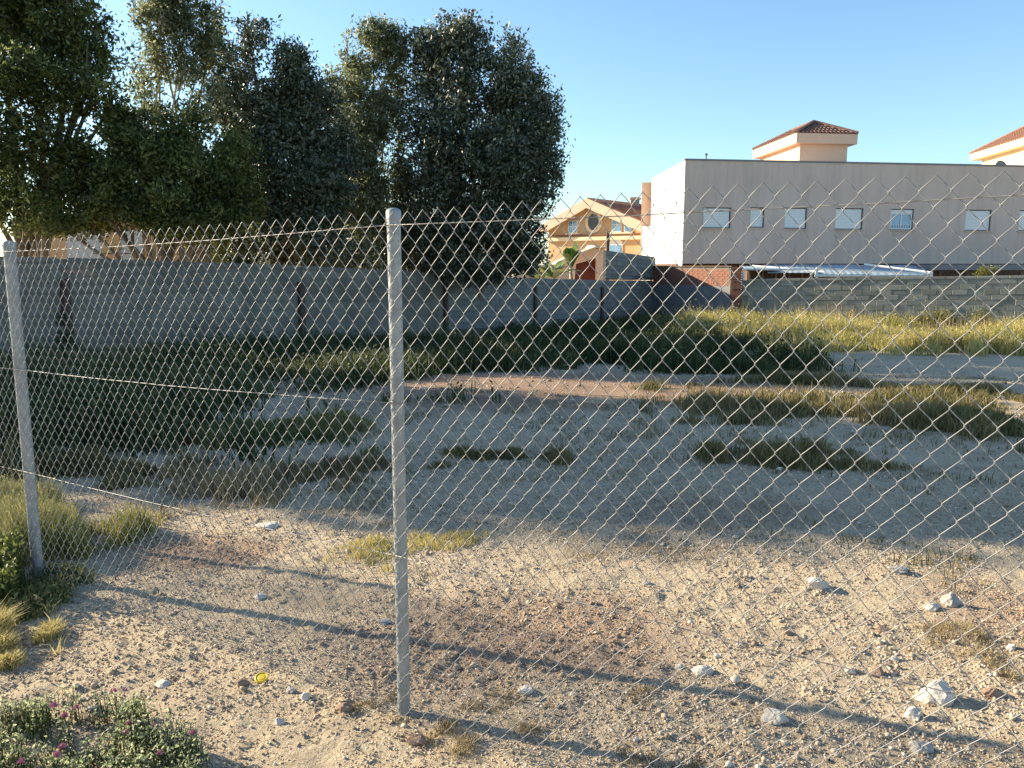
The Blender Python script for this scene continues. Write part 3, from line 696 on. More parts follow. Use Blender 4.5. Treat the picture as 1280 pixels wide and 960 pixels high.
ec = [T0g - fd * ov - tdv * ov, T1g + fd * ov - tdv * ov, T2g + fd * ov + tdv * ov, T3g - fd * ov + tdv * ov]
MB().prism([(q.x, q.y) for q in ec], zf0 + .003, zf1).build('eaves_slab', M['peach'], tower)
ra_ = (ec[0] + ec[1]) / 2 + tdv * 1.9; rb2 = (ec[2] + ec[3]) / 2 - tdv * 1.9
zap = P(1018, 153.5, ra_.y).z
def tower_roof():
    rc = [ec[1], ec[2], ec[3], ec[0]]
    return hip_roof(bld, rc, zf1 + .004, (ra_, rb2), zap, M['tiledark'], 'tower_roof')
tower_roof()
# lightning rod / vent pipe on the parapet
vp = P(882.5, 199, 42.5); MB().tube([(vp.x, vp.y, ZT), (vp.x, vp.y, ZT + .22), (vp.x + .05, vp.y, ZT + .27), (vp.x - .04, vp.y, ZT + .34)], [.035, .035, .06, .05], 8).build('vent_pipe', M['cap'], bld)
dp = P(1252, 206, 46); ds = MB(); dc = Vector((dp.x, dp.y, ZT + .10))
for i in range(6):
    pass
disc(ds, dc, Vector((.2, -1, .35)).normalized(), [(.02, -.12), (.22, -.09), (.38, 0), (.385, .012), (.22, -.075), (.02, -.105)], 20); ds.tube([dc, dc - Z * .45], .03, 8)
ds.build('satellite_dish', M['cap'], bld)

# lean-to sheds roof between wall and building
lt = thing('lean_to_roof', 'patched pale corrugated lean-to roof propped between wall and beige building', 'roof', P(1040, 345, 38) * 1.0)
lt.location.z = -.9
def sheet(pa, pb, pc, pd, name, m, waves=14):
    "corrugated sheet: pa-pb near edge, pd-pc far edge"
    nn_ = waves * 4; V_ = []; 
    for i in range(nn_ + 1):
        t_ = i / nn_; off = Vector((0, 0, .008 * math.sin(i * math.pi / 2)))
        for j in range(2):
            a_, b_ = (pa, pb) if j == 0 else (pd, pc)
            for zz_ in (0, -.012): V_.append(a_.lerp(b_, t_) + off + Z * zz_)
    F_ = []
    for i in range(nn_):
        k_ = i * 4; F_ += [(k_, k_ + 4, k_ + 6, k_ + 2), (k_ + 1, k_ + 3, k_ + 7, k_ + 5), (k_, k_ + 1, k_ + 5, k_ + 4), (k_ + 2, k_ + 6, k_ + 7, k_ + 3)]
    return MB().add(V_, F_).build(name, m, lt)
ps = [(930, 975, 337.5, 332), (960, 1025, 341, 330.5), (1015, 1085, 343.0, 330.5), (1075, 1163, 344.5, 331)]
for i, (xa_, xb_, yn, yf) in enumerate(ps):
    Dn = 37.2 - i * .15; Df = 41.2
    sheet(P(xa_, yn, Dn), P(xb_, yn - .3, Dn), P(xb_ - 14, yf, Df), P(xa_ - 6, yf + .3, Df), 'corrugated_sheet', M['sheet'], 9)
for (xa_, ya_, xb_, yb_, D0, D1) in ((928, 337.5, 1024, 337.5, 37.1, 37.1), (1020, 336.0, 1165, 343.6, 37.0, 36.9), (1080, 331, 1165, 341.5, 39, 36.9), (940, 333, 1030, 341, 39.5, 36.8), (1018, 345.5, 1165, 345.6, 36.85, 36.85)):
    MB().tube([P(xa_, ya_, D0) + Z * .03, P(xb_, yb_, D1) + Z * .03], .045, 4).build('roof_batten', M['white'], lt)
for px in (929, 1021, 1164):
    q = P(px, 340, 36.95); MB().box((q.x, q.y, (q.z - .9) / 2 + .02), .12, .1, q.z + .9).build('prop', M['white'], lt)
# shed walls under the roof
q0, q1 = P(935, 340, 38.2), P(1012, 340, 38.2)
shd = thing('garden_shed', 'dark slatted garden shed under the patched lean-to roof', 'shed', ((q0.x + q1.x) / 2, 38.6, -.9))
zs_ = P(950, 338.5, 38.2).z
MB().box(((q0.x + q1.x) / 2, 38.8, (zs_ - .9) / 2 + .0), q1.x - q0.x, 1.0, zs_ + .9).build('shed_wall', M['wood_and_shade'], shd)
for k_ in range(14):
    xx_ = q0.x + .1 + k_ * (q1.x - q0.x - .2) / 13; MB().box((xx_, 38.27, (zs_ - .9) / 2 + .02), .10, .04, zs_ + .86).build('plank', M['wood_and_shade'] if k_ % 3 else M['rockred'], shd)
# dark band right: flat shade roof
q0, q1 = P(1163, 337, 39.0), P(1290, 337, 39.6)
cpy = thing('canopy', 'long dark flat canopy along the foot of the beige building', 'canopy', ((q0.x + q1.x) / 2, 40, -.9))
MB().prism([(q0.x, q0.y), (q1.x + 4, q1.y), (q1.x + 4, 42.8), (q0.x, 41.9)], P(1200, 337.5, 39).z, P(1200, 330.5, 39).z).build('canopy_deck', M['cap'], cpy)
for k_ in range(4):
    px_ = 1175 + k_ * 34; q = P(px_, 338, 39.3); MB().box((q.x, q.y, (q.z - .95) / 2), .16, .14, q.z + .9).build('canopy_post', M['wood_and_shade'], cpy)

# ------------------------------------------------------------------ cream house far right
ch = P(1225, 193, 58); hx = ch.x
crm = thing('cream_house', 'cream house with terracotta roof rising behind the beige building at the right edge', 'house', (hx + 5, 62, -.9))
e0 = P(1212.5, 193.0, 60.0); e1 = P(1282, 178.0, 52.0)
hd = Vector((e1.x - e0.x, e1.y - e0.y, 0)).normalized(); hn = Vector((hd.y, -hd.x, 0)); hn = hn if hn.x < 0 else -hn
ze = e0.z
c0_ = Vector((e0.x, e0.y, 0)); c1_ = c0_ + hd * 13; c2_ = c1_ - hn * 9; c3_ = c0_ - hn * 9
ins = [c0_ + hd * .6 - hn * .6, c1_ - hd * .6 - hn * .6, c2_ - hd * .6 + hn * .6, c3_ + hd * .6 + hn * .6]
MB().prism([(q.x, q.y) for q in ins], -1, ze - .3).build('wall', M['cream'], crm)
MB().prism([(q.x, q.y) for q in (c0_, c1_, c2_, c3_)], ze - .45, ze).build('eaves', M['cream'], crm)
hip_roof(crm, [c0_, c1_, c2_, c3_], ze + .004, ((c0_ + c3_) / 2 + hd * 4, (c1_ + c2_) / 2 - hd * 4), ze + 2.6, M['tile'], rows=9)

# ------------------------------------------------------------------ ochre gabled house
nh = Vector((-.62, -.785, 0)).normalized(); gd = Vector((-nh.y, nh.x, 0)); gd = gd if gd.x > 0 else -gd    # gable runs along gd
HD = 55.0
hp0 = P(741, 300, HD); hp0 = Vector((hp0.x, hp0.y, 0))
def hpix(px, py): return on_plane(px, py, hp0, nh)
oh = thing('ochre_house', 'ochre gabled house with an oval window and red tiled roof beyond the wall', 'house', (hp0.x + 2, hp0.y + 3, -1))
pk = hpix(741, 255); el = hpix(686, 287.5); er = hpix(806, 283); zb_ = -1.2
gl = [Vector((el.x, el.y, zb_)), Vector((er.x, er.y, zb_)), er, pk, el]
dp_ = -nh * 9
MB().extrude(gl, dp_).build('wall', M['orange'], oh)
def roof_plane(a, b, name, m, lift=.10):
    v = (b - a).normalized(); up_ = Z; a2 = a - v * .5 + nh * .7; b2 = b + nh * .7
    return MB().extrude([a2 + Z * lift, b2 + Z * lift, b2 + Z * (lift + .22), a2 + Z * (lift + .22)], -nh * 10.4).build(name, m, oh)
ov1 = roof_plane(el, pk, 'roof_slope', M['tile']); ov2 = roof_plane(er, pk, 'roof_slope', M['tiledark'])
for a, b in ((el, pk), (er, pk)):
    v = (b - a).normalized(); a2 = a - v * .5 + nh * .72; b2 = b + nh * .72
    MB().extrude([a2 - Z * .30, b2 - Z * .30, b2 + Z * .34, a2 + Z * .34], nh * .10).build('bargeboard', M['peach'], oh)
# tile rolls on slopes
tr = MB()
for a, b in ((el, pk), (er, pk)):
    v = (b - a); nn_ = 34
    for k_ in range(nn_):
        off = nh * .7 - nh * (10.4 * (k_ + .5) / nn_); tr.tube([a - v.normalized() * .5 + off + Z * .34, b + off + Z * .34], .07, 6)
tr = tr.build('roof_tiles', M['tiledark'], oh); tr['kind'] = 'stuff'
# cornice
cl0, cl1 = hpix(688, 300.5), hpix(802, 296)
zc_ = (cl0.z + cl1.z) / 2; cc = (cl0 + cl1) / 2; lw_ = (Vector((cl1.x - cl0.x, cl1.y - cl0.y, 0))).length
MB().box(Vector((cc.x, cc.y, zc_)) + nh * .14, lw_ + .6, .3, .24, (gd, nh, Z)).build('cornice', M['cream'], oh)
MB().box(Vector((cc.x, cc.y, zc_ + .26)) + nh * .08, lw_ + .3, .2, .05, (gd, nh, Z)).build('string_course', M['brick'], oh)
def oval(c, rx, rz_, d0, d1, name, m, parent, ring=None):
    n_ = 28; mb = MB(); pts = [c + gd * (math.cos(2 * math.pi * k_ / n_) * rx) + Z * (math.sin(2 * math.pi * k_ / n_) * rz_) + nh * d0 for k_ in range(n_)]
    mb.extrude(pts, nh * (d1 - d0)); return mb.build(name, m, parent)
oc = hpix(742.5, 277.5); sc_ = HD / F / gd.x
wo = oval(oc, 9.5 * sc_, 13.5 * HD / F, 0, .08, 'oval_window', M['cream'], oh); oval(oc, 6.0 * sc_, 10 * HD / F, .083, .11, 'pane', M['frame'], wo)
def hwin(x0, x1, y0, y1, arch=False, nm='window', fm='white', shade=False):
    tl = hpix(x0, y0); br = hpix(x1, y1); c = (tl + br) / 2; wv = (Vector((br.x - tl.x, br.y - tl.y, 0))).dot(gd); hv = abs(tl.z - br.z)
    zc2 = c.z; wo = MB().box(c + nh * .03, wv, .06, hv, (gd, nh, Z)).build(nm, M[fm], oh)
    for i in range(2):
        for j in range(2):
            MB().box(c + gd * ((i - .5) * wv * .47) + Z * ((j - .5) * hv * .47) + nh * .068, wv * .40, .014, hv * .41, (gd, nh, Z)).build('pane', M['blueglass'], wo)
    MB().box(c - Z * (hv / 2 + .06) + nh * .09, wv + .3, .18, .1, (gd, nh, Z)).build('sill', M['cream'], wo)
    if arch:
        pts = [c + Z * (hv / 2 + .004) + gd * (math.cos(math.pi * k_ / 12) * wv / 2) + Z * (math.sin(math.pi * k_ / 12) * wv / 3) for k_ in range(13)]
        MB().extrude(pts, nh * .06).build('arch_pane', M[fm], wo)
hwin(765.5, 777, 272, 290); hwin(781, 790, 277, 290); hwin(711, 722, 276, 291)
hwin(732, 746, 312, 330, True); hwin(762, 778, 305, 330, True)
# chimney
cq = P(793, 262, HD + 4); MB().box((cq.x, cq.y, P(793, 256, HD + 4).z), .62, .55, P(793, 249.5, HD + 4).z - P(793, 268, HD + 4).z).build('chimney', M['rockgrey'], oh)
MB().box((cq.x, cq.y, P(793, 249.5, HD + 4).z + .05), .8, .7, .12).build('chimney_cap', M['cream'], oh)
# red roofed wing behind, right of the gable
wq0, wq1 = P(781, 276, HD + 6), P(808, 276, HD + 6)
MB().add([(wq0.x, wq0.y, wq0.z - .3), (wq1.x + 2, wq1.y, wq0.z - .3), (wq1.x + 2, wq1.y + 4, P(793, 259.5, HD + 9).z), (wq0.x + 1, wq0.y + 4, P(793, 259.5, HD + 9).z), (wq0.x, wq0.y + 8, wq0.z - .3), (wq1.x + 2, wq1.y + 8, wq0.z - .3)],
         [(0, 1, 2, 3), (3, 2, 5, 4), (0, 3, 4), (1, 5, 2), (0, 4, 5, 1)]).build('wing_roof', M['tile'], oh)
# porch / garage in front of it
pg = P(735, 350, 46); gp0, gp1 = P(708, 350, 44.5), P(757, 350, 44.5)
gar = thing('garage', 'small peach garage with sloping roof and dark red opening behind the wall', 'garage', ((gp0.x + gp1.x) / 2, 46, -1))
def gq(px, py, dy=0): q = P(px, py, 44.5); return Vector((q.x, q.y + dy, q.z))
MB().extrude([gq(700, 352), gq(718, 352), gq(720, 330), gq(745, 323), gq(745, 352), gq(756, 352), gq(756, 311), gq(745, 310.5), gq(716, 322), gq(700, 328)][::-1], Vector((0, 5, 0))).build('wall', M['peach'], gar)
MB().extrude([gq(716, 352, .5), gq(746, 352, .5), gq(746, 321, .5), gq(716, 329, .5)][::-1], Vector((0, .1, 0))).build('garage_door', M['redpaint'], gar)
rp = MB().extrude([gq(696, 330, -.4), gq(716, 322, -.4), gq(745, 310, -.4), gq(758, 310.5, -.4), gq(758, 308.6, -.4), gq(745, 307.8, -.4), gq(714, 319.5, -.4), gq(696, 327.5, -.4)][::-1], Vector((0, 6, 0))).build('roof', M['peach'], gar)
# lower cream garden wall left of garage
gw = thing('garden_wall', 'low peach garden wall behind the banana plants', 'wall', (P(690, 340, 43).x, 43, -1))
q0, q1 = P(648, 345, 43), P(712, 345, 43)
MB().prism([(q0.x, q0.y), (q1.x, q1.y), (q1.x, q1.y + .2), (q0.x, q0.y + .2)], -1, P(680, 333, 43).z).build('wall_body', M['peach'], gw)
MB().prism([(q0.x, q0.y - .05), (q1.x, q1.y - .05), (q1.x, q1.y + .25), (q0.x, q0.y + .25)], P(680, 333, 43).z + .003, P(680, 333, 43).z + .08).build('coping', M['cream'], gw)
# pole
q = P(760, 300, 42); MB_ = MB().tube([(q.x, q.y, -1), (q.x, q.y, P(760, 289, 42).z)], .09, 8).build('chimney_flue', M['iron']); tag(MB_, 'thin dark flue pipe standing in front of the ochre house', 'pipe')

# ------------------------------------------------------------------ ochre house at left behind trees
lh = thing('villa', 'ochre villa with pale arched porch half hidden by the left trees', 'house', (P(140, 300, 30).x, 31, -.6))
def lq(px, py, D=30): q = P(px, py, D); return q
MB().extrude([lq(20, 350), lq(232, 350), lq(232, 285), lq(195, 283), lq(150, 255), lq(100, 283), lq(20, 285)][::-1], Vector((0, 7, 0))).build('wall', M['orange'], lh)
MB().extrude([lq(84, 350, 29.9), lq(178, 350, 29.9), lq(178, 288, 29.9), lq(84, 288, 29.9)][::-1], Vector((0, .08, 0))).build('porch_front', M['bluewall'], lh)
ap = [lq(127, 350, 29.84), lq(149, 350, 29.84), lq(149, 300, 29.84)] + [lq(138 + 11 * math.cos(a), 300 - 16 * math.sin(a), 29.84) for a in np.linspace(.3, math.pi - .3, 7)] + [lq(127, 300, 29.84)]
MB().extrude(ap[::-1], Vector((0, .05, 0))).build('porch_arch', M['orange'], lh)
rl = MB().box(lq(146, 317.0, 29.7), 1.7, .04, .04); rl.build('porch_rail', M['iron'], lh)
MB().extrude([lq(80, 282, 29.3), lq(150, 243, 29.3), lq(205, 282, 29.3), lq(205, 278, 29.3), lq(150, 238, 29.3), lq(80, 278, 29.3)][::-1], Vector((0, 8, 0))).build('roof', M['tile'], lh)
bb = thing('white_house', 'pale blue-grey house wall glimpsed between the trees', 'house', (P(290, 300, 33).x, 34, -.6))
MB().extrude([lq(262, 350, 33), lq(330, 350, 33), lq(330, 246, 33), lq(262, 252, 33)][::-1], Vector((0, 6, 0))).build('wall', M['bluewall'], bb)
MB().extrude([lq(258, 252, 32.8), lq(334, 246, 32.8), lq(334, 242, 32.8), lq(258, 248, 32.8)][::-1], Vector((0, 6.6, 0))).build('roof', M['tile'], bb)
fl = MB()
gpl = thing('gate_pillar', 'small beige pillar standing behind the left wall', 'pillar', (P(210, 320, 21.5).x, 21.5, -.5))
q = P(210.5, 321, 21.5); fl.box((q.x, q.y, (P(210, 304, 21.5).z - .5) / 2), .27, .27, P(210, 304, 21.5).z + .5); fl.build('shaft', M['cream'], gpl)
MB().box((q.x, q.y, P(210, 304, 21.5).z + .04), .36, .36, .07).build('pillar_cap', M['cream'], gpl)

# ------------------------------------------------------------------ leaves and trees
def unit(n):
    v = rng.normal(size=(n, 3)); return v / np.linalg.norm(v, axis=1)[:, None]
def leaf_mesh(name, C, L_, W_, rnd, m, parent=None, droop=0., fold=.25, nrm_up=0.):
    n = len(C); a = unit(n); a[:, 2] -= droop; a /= np.linalg.norm(a, axis=1)[:, None]
    b = unit(n); 
    if nrm_up: b[:, 2] *= (1 - nrm_up)
    b -= a * (a * b).sum(1)[:, None]; b /= np.linalg.norm(b, axis=1)[:, None]; c = np.cross(a, b)
    L_ = L_ * (.6 + .8 * rng.random(n)); W_ = W_ * (.6 + .8 * rng.random(n)); L_ = L_[:, None]; W_ = W_[:, None]
    v = np.stack([C - a * L_ / 2, C + b * W_ / 2 + c * W_ * fold, C + a * L_ / 2, C - b * W_ / 2 + c * W_ * fold], 1).reshape(-1, 3)
    o0 = origin(parent); v = v - np.array(o0)[None]
    k_ = np.arange(n)[:, None] * 4; f = np.concatenate([k_ + np.array([[0, 1, 2]]), k_ + np.array([[0, 2, 3]])], 0)
    me = fast_mesh(name, v, 3, f); at = me.attributes.new('rnd', 'FLOAT', 'POINT'); at.data.foreach_set('value', np.repeat(rnd, 4).astype(np.float32))
    return link(name, me, m, parent)
def crown_pts(blobs, n, cl=28, cr=.34, shell=.55):
    "blobs: (centre, rx, ry, rz, weight); each is broken into lobes, each lobe into twigs"
    ws = np.array([b[4] * b[1] * b[2] * b[3] for b in blobs]) ** .85; ws /= ws.sum(); out = []; tone = []
    nc = n // cl; which = rng.choice(len(blobs), nc, p=ws)
    for bi, b in enumerate(blobs):
        k_ = int((which == bi).sum())
        if not k_: continue
        sc = np.array([b[1], b[2], b[3]]); nl = 9
        lu = unit(nl); lc = np.array(b[0])[None] + lu * sc[None] * (.35 + .55 * rng.random(nl))[:, None]; lr = .30 + .22 * rng.random(nl)
        lt = np.clip(rng.normal(.45, .2, nl), 0, 1); li = rng.integers(0, nl, k_)
        u = unit(k_); r = (shell + (1 - shell) * rng.random(k_)) ** .7
        c = lc[li] + u * (r * lr[li])[:, None] * sc[None] * 1.15
        fill = rng.random(k_) < .25; c[fill] = np.array(b[0])[None] + unit(int(fill.sum())) * (.8 * rng.random((int(fill.sum()), 1)) ** .5) * sc[None]
        csz = cr * (.5 + rng.random(k_)); tn = np.clip(lt[li] * .6 + rng.normal(.2, .16, k_), 0, 1)
        g = np.clip(rng.normal(size=(k_, cl, 3)), -1.7, 1.7) * .5 * csz[:, None, None]; g[..., 2] *= .8
        out.append((c[:, None] + g).reshape(-1, 3)); tone.append(np.repeat(tn, cl))
    o = np.concatenate(out); t_ = np.clip(np.concatenate(tone) + rng.normal(0, .22, len(o)), 0, 1); return o, t_
def tree(name, label, base, blobs, n, m, L_=.13, W_=.06, cl=26, cr=.34, trunk_r=.2, stems=1, shell=.5, bark='bark', group=None, droop=.4):
    base = Vector(base); t = thing(name, label, 'tree', base, group)
    cen = sum((Vector(b[0]) for b in blobs), Vector()) / len(blobs)
    fork = base.lerp(Vector((cen.x, cen.y, cen.z)), .35)
    tm = MB()
    for s in range(stems):
        off = Vector((math.cos(s * 2.1) * .25 * (stems > 1), math.sin(s * 2.1) * .25 * (stems > 1), 0))
        pts = [base + off - Z * .1, base.lerp(fork, .5) + off * 1.5 + Vector((random.uniform(-.12, .12), random.uniform(-.12, .12), 0)), fork + off * 2.2]
        tm.tube(pts, [trunk_r * 1.15, trunk_r * .85, trunk_r * .7], 10)
    tm.build('trunk', M[bark], t, sm=True)
    for bi, b in enumerate(blobs):
        c = Vector(b[0]); s = bi % stems; off = Vector((math.cos(s * 2.1) * .25 * (stems > 1), math.sin(s * 2.1) * .25 * (stems > 1), 0)) * 2.2
        lm = MB(); st = fork + off; mid_ = st.lerp(c, .5) + Vector((random.uniform(-.3, .3), random.uniform(-.3, .3), random.uniform(-.2, .5)))
        tip = c + Z * b[3] * .5; r0_ = trunk_r * random.uniform(.35, .5); lm.tube([st, mid_, c, tip], [r0_, r0_ * .7, r0_ * .4, r0_ * .12], 7)
        for k_ in range(9):
            st2 = mid_.lerp(c, random.random()) if k_ % 2 else c.lerp(tip, random.random()); u = Vector(unit(1)[0]); u.z = abs(u.z) * .8
            e = st2 + Vector((u.x * b[1] * .8, u.y * b[2] * .8, u.z * b[3] * .8)); lm.tube([st2, st2.lerp(e, .5) + Z * .1, e], [r0_ * .3, r0_ * .18, r0_ * .06], 5)
        lm.build('limb', M[bark], t, sm=True)
    C, tn = crown_pts(blobs, n, cl, cr, shell); leaf_mesh('crown', C, L_, W_, tn, M[m], t, droop=droop)
    return t
def B(px, py, rx, ry, D, w=1, depth=None):
    c = P(px, py, D); s = D / F; return (tuple(c), rx * s, (depth or min(rx, 85) * s * 1.0), ry * s, w)
def gbasev(px, D): q = P(px, 400, D); return (q.x, q.y, float(gbase(q.x, q.y)))
# right big dark tree
tree('broadleaf_tree', 'big dark rounded tree nearest the ochre house, crown hanging over the wall', gbasev(575, 28), [
    B(575, 90, 62, 62, 27), B(545, 160, 50, 70, 26.5), B(630, 140, 58, 66, 27), B(655, 190, 52, 62, 27), B(655, 120, 38, 32, 27.5), B(612, 215, 72, 60, 26.5), B(550, 230, 52, 60, 26),
    B(590, 52, 26, 30, 27, .8), B(532, 60, 28, 26, 27.5, .8), B(642, 68, 22, 26, 27.5, .7), B(682, 158, 24, 44, 27, .8), B(606, 290, 68, 42, 26, .8), B(550, 300, 40, 45, 25.5, .8), B(652, 250, 34, 50, 26.3), B(652, 300, 30, 36, 26.0, 1), B(600, 338, 58, 22, 25.6, 1), B(650, 330, 24, 22, 25.6, .7), B(520, 290, 34, 56, 26.5, 1), B(545, 335, 40, 22, 26, .9), B(505, 240, 22, 40, 27, .8)],
    80000, 'leafdark', .14, .065, 26, .33, .24, 2, .45)
tree('slender_tree', 'slender lighter tree with open crown left of the big rounded one', gbasev(468, 28), [
    B(468, 50, 23, 34, 27.5, .7), B(446, 95, 25, 36, 27.5, .6), B(486, 75, 25, 46, 27.5, .8), B(461, 140, 34, 40, 27, .75), B(434, 62, 10, 26, 27.5, .5), B(446, 200, 43, 38, 26.5, .8), B(476, 175, 18, 30, 27, .4), B(436, 255, 49, 40, 26, 1), B(431, 150, 27, 40, 27, .8), B(416, 110, 21, 30, 27, .6), B(468, 300, 27, 34, 25.7, 1), B(464, 240, 27, 40, 26, .8), B(498, 140, 18, 50, 27.5, .7), B(500, 220, 18, 40, 27, .8), B(496, 60, 18, 34, 27.5, .5)],
    34000, 'leafpale', .15, .055, 22, .28, .13, 3, .3, 'palebark')
tree('broadleaf_tree', 'dark spreading tree with drooping crown in the middle of the row', gbasev(360, 25), [
    B(372, 105, 42, 42, 24), B(340, 140, 55, 50, 24), B(395, 160, 40, 52, 24), B(320, 190, 55, 50, 23.5), B(385, 220, 55, 48, 23.5), B(410, 255, 34, 42, 23.3), B(330, 245, 56, 40, 23), B(395, 285, 40, 38, 23), B(345, 280, 40, 30, 22.8, .8), B(310, 45, 24, 34, 24, .6), B(290, 90, 34, 44, 24, .8), B(410, 320, 26, 28, 22.8, .7), B(458, 320, 26, 28, 24, .6), B(300, 290, 34, 34, 24, .9), B(350, 310, 44, 24, 24.5, .9), B(430, 330, 30, 20, 24.5, .7), B(375, 335, 30, 12, 23.5, .4), B(480, 300, 26, 40, 26, .9), B(285, 140, 36, 44, 24, .9), B(420, 190, 26, 44, 24.5, .8), B(412, 135, 22, 30, 24.8, .8), B(425, 175, 22, 40, 25.5, .8), B(365, 80, 24, 24, 24.2, .5)],
    68000, 'leafdark', .13, .058, 26, .30, .2, 2, .4)
tree('tall_tree', 'tall pale green upright tree leaving the top of the photo, many thin stems', gbasev(205, 24), [
    B(195, 20, 32, 34, 23, .9), B(235, 10, 32, 40, 23, .9), B(255, 60, 28, 44, 23, .7), B(200, 70, 26, 40, 23, .6), B(228, 95, 30, 30, 23, .45), B(270, 20, 20, 34, 23.5, .5), B(180, 105, 22, 36, 22.5, .5), B(215, -30, 36, 36, 23, .8), B(262, 130, 24, 30, 22.5, .6), B(190, 150, 30, 30, 22, .4)],
    17000, 'leafpale', .125, .05, 22, .26, .10, 5, .3, 'palebark')
tree('leafy_tree', 'mid green low spreading tree in front of the ochre villa', gbasev(195, 21.5), [
    B(180, 190, 46, 34, 21), B(230, 200, 50, 36, 21), B(150, 225, 46, 32, 20.5), B(210, 245, 50, 30, 20.5, .9), B(265, 235, 42, 36, 21), B(255, 270, 42, 20, 20.5, .5), B(130, 262, 42, 20, 20, .5), B(175, 268, 26, 16, 20, .28), B(290, 195, 30, 36, 21.5), B(120, 215, 34, 46, 21), B(160, 160, 34, 30, 21.5, .8), B(235, 160, 36, 30, 21.5, .7), B(95, 250, 30, 30, 20.5, .8), B(70, 280, 36, 18, 19.8, .8), B(215, 280, 30, 20, 20, 1.2), B(165, 255, 40, 22, 20.5, .9), B(245, 285, 26, 20, 20.5, 1.2), B(110, 280, 24, 14, 20, .8), B(185, 272, 24, 18, 20, .9), B(275, 280, 26, 20, 20.8, 1), B(300, 240, 30, 40, 21.5)],
    54000, 'leafgreen', .12, .055, 24, .28, .16, 2, .4)
tree('broadleaf_tree', 'large dark tree at the left edge of the photo, crown above the left post', gbasev(10, 22), [
    B(30, 30, 80, 55, 21.3), B(95, 55, 48, 46, 21.3), B(50, 110, 75, 50, 20.8), B(110, 110, 34, 46, 20.8), B(10, 180, 80, 50, 20.8), B(75, 190, 34, 40, 20.8, .8), B(-50, 90, 80, 80, 21.3), B(0, 245, 60, 36, 20.3), B(60, 250, 44, 26, 20.3, .8), B(-20, -40, 90, 60, 21.8), B(80, -10, 50, 40, 21.8, .8), B(30, 285, 40, 14, 20.3, .4), B(132, 80, 28, 34, 21.3, .9), B(138, 135, 22, 30, 21.3, .8), B(120, 40, 24, 24, 21.3, .6), B(110, 215, 34, 40, 20.8, .8)],
    60000, 'leafgreen', .135, .055, 26, .30, .22, 2, .45)
# trees of the same row, out of frame to the left: they throw the shade across the lot
def W3(x, y, z, r, w=1, rz_=None): return ((x, y, z), r, r, rz_ or r, w)
tree('broadleaf_tree', 'dense shade tree just outside the left edge of the photo', (-15.4, 14.0, -.2), [W3(-15.2, 14.25, 5.6, 2.9), W3(-14.6, 13.75, 3.4, 2.3), W3(-16.0, 15.15, 3.6, 2.6), W3(-15.0, 14.15, 7.6, 2.3), W3(-15.8, 13.55, 6.4, 2.2), W3(-15.2, 14.95, 1.8, 2.2), W3(-14.6, 15.75, 5.0, 2.4), W3(-14.8, 15.2, 2.6, 2.2), W3(-15.8, 14.9, 7.0, 1.8), W3(-15.2, 14.15, 6.7, 2.9), W3(-15.4, 14.2, 8.4, 2.4), W3(-15.3, 13.9, 4.4, 2.7)], 120000, 'leafgreen', .27, .16, 26, .36, .22, 2, .3)

# ------------------------------------------------------------------ shrubs and plants by the walls
def shrub(name, label, cat, blobs, base, n, m, L_, W_, group=None, cr=.16, droop=.1):
    t = thing(name, label, cat, base, group); C, tn = crown_pts(blobs, n, 18, cr, .25); leaf_mesh('foliage', C, L_, W_, tn, M[m], t, droop=droop)
    sm_ = MB(); bv = Vector(base)
    for b in blobs: sm_.tube([bv, bv.lerp(Vector(b[0]), .6) + Vector((.02, .03, 0)), Vector(b[0])], [.03, .02, .008], 6)
    sm_.build('stem', M['bark'], t); return t
shrub('shrub', 'dark upright shrub in front of the left end of the wall', 'shrub', [B(82, 425, 8, 26, 15.5), B(77, 400, 5, 12, 15.5, .6), B(88, 445, 10, 20, 15.3)], gbasev(82, 15.5), 1500, 'leafdark', .09, .045, cr=.1)
shrub('hedge', 'unclipped dark hedge filling the gap between trunks behind the wall', 'hedge', [B(x_, 322, 36, 34, 31) for x_ in (300, 350, 400, 450, 500, 550, 600, 640)] + [B(x_, 285, 34, 34, 31.5) for x_ in (330, 390, 440, 490, 540, 590)], gbasev(470, 31), 26000, 'leafdark', .2, .1, cr=.35)
shrub('conifer_shrub', 'small yellow green conifer behind the left wall', 'shrub', [B(277, 312, 12, 18, 21.5), B(283, 295, 7, 14, 21.5, .8), B(272, 322, 13, 10, 21.4)], gbasev(277, 21.5), 3000, 'leafyellow', .07, .02, cr=.12, droop=-.6)
shrub('shrub', 'yellow flowering tuft growing on the right-hand wall top', 'plant', [B(1231, 339, 8, 6, 32.0), B(1240, 338, 6, 5, 32.0, .8), B(1224, 342, 5, 5, 32.0, .7)], tuple(P(1230, 346, 32.0)), 900, 'leafyellow', .07, .03, cr=.14, droop=-.4)
shrub('shrub', 'round leafy bush beside the garage at the tree edge', 'shrub', [B(668, 318, 12, 14, 40), B(660, 330, 12, 12, 40)], gbasev(665, 40), 1300, 'leafgreen', .16, .08, cr=.25)
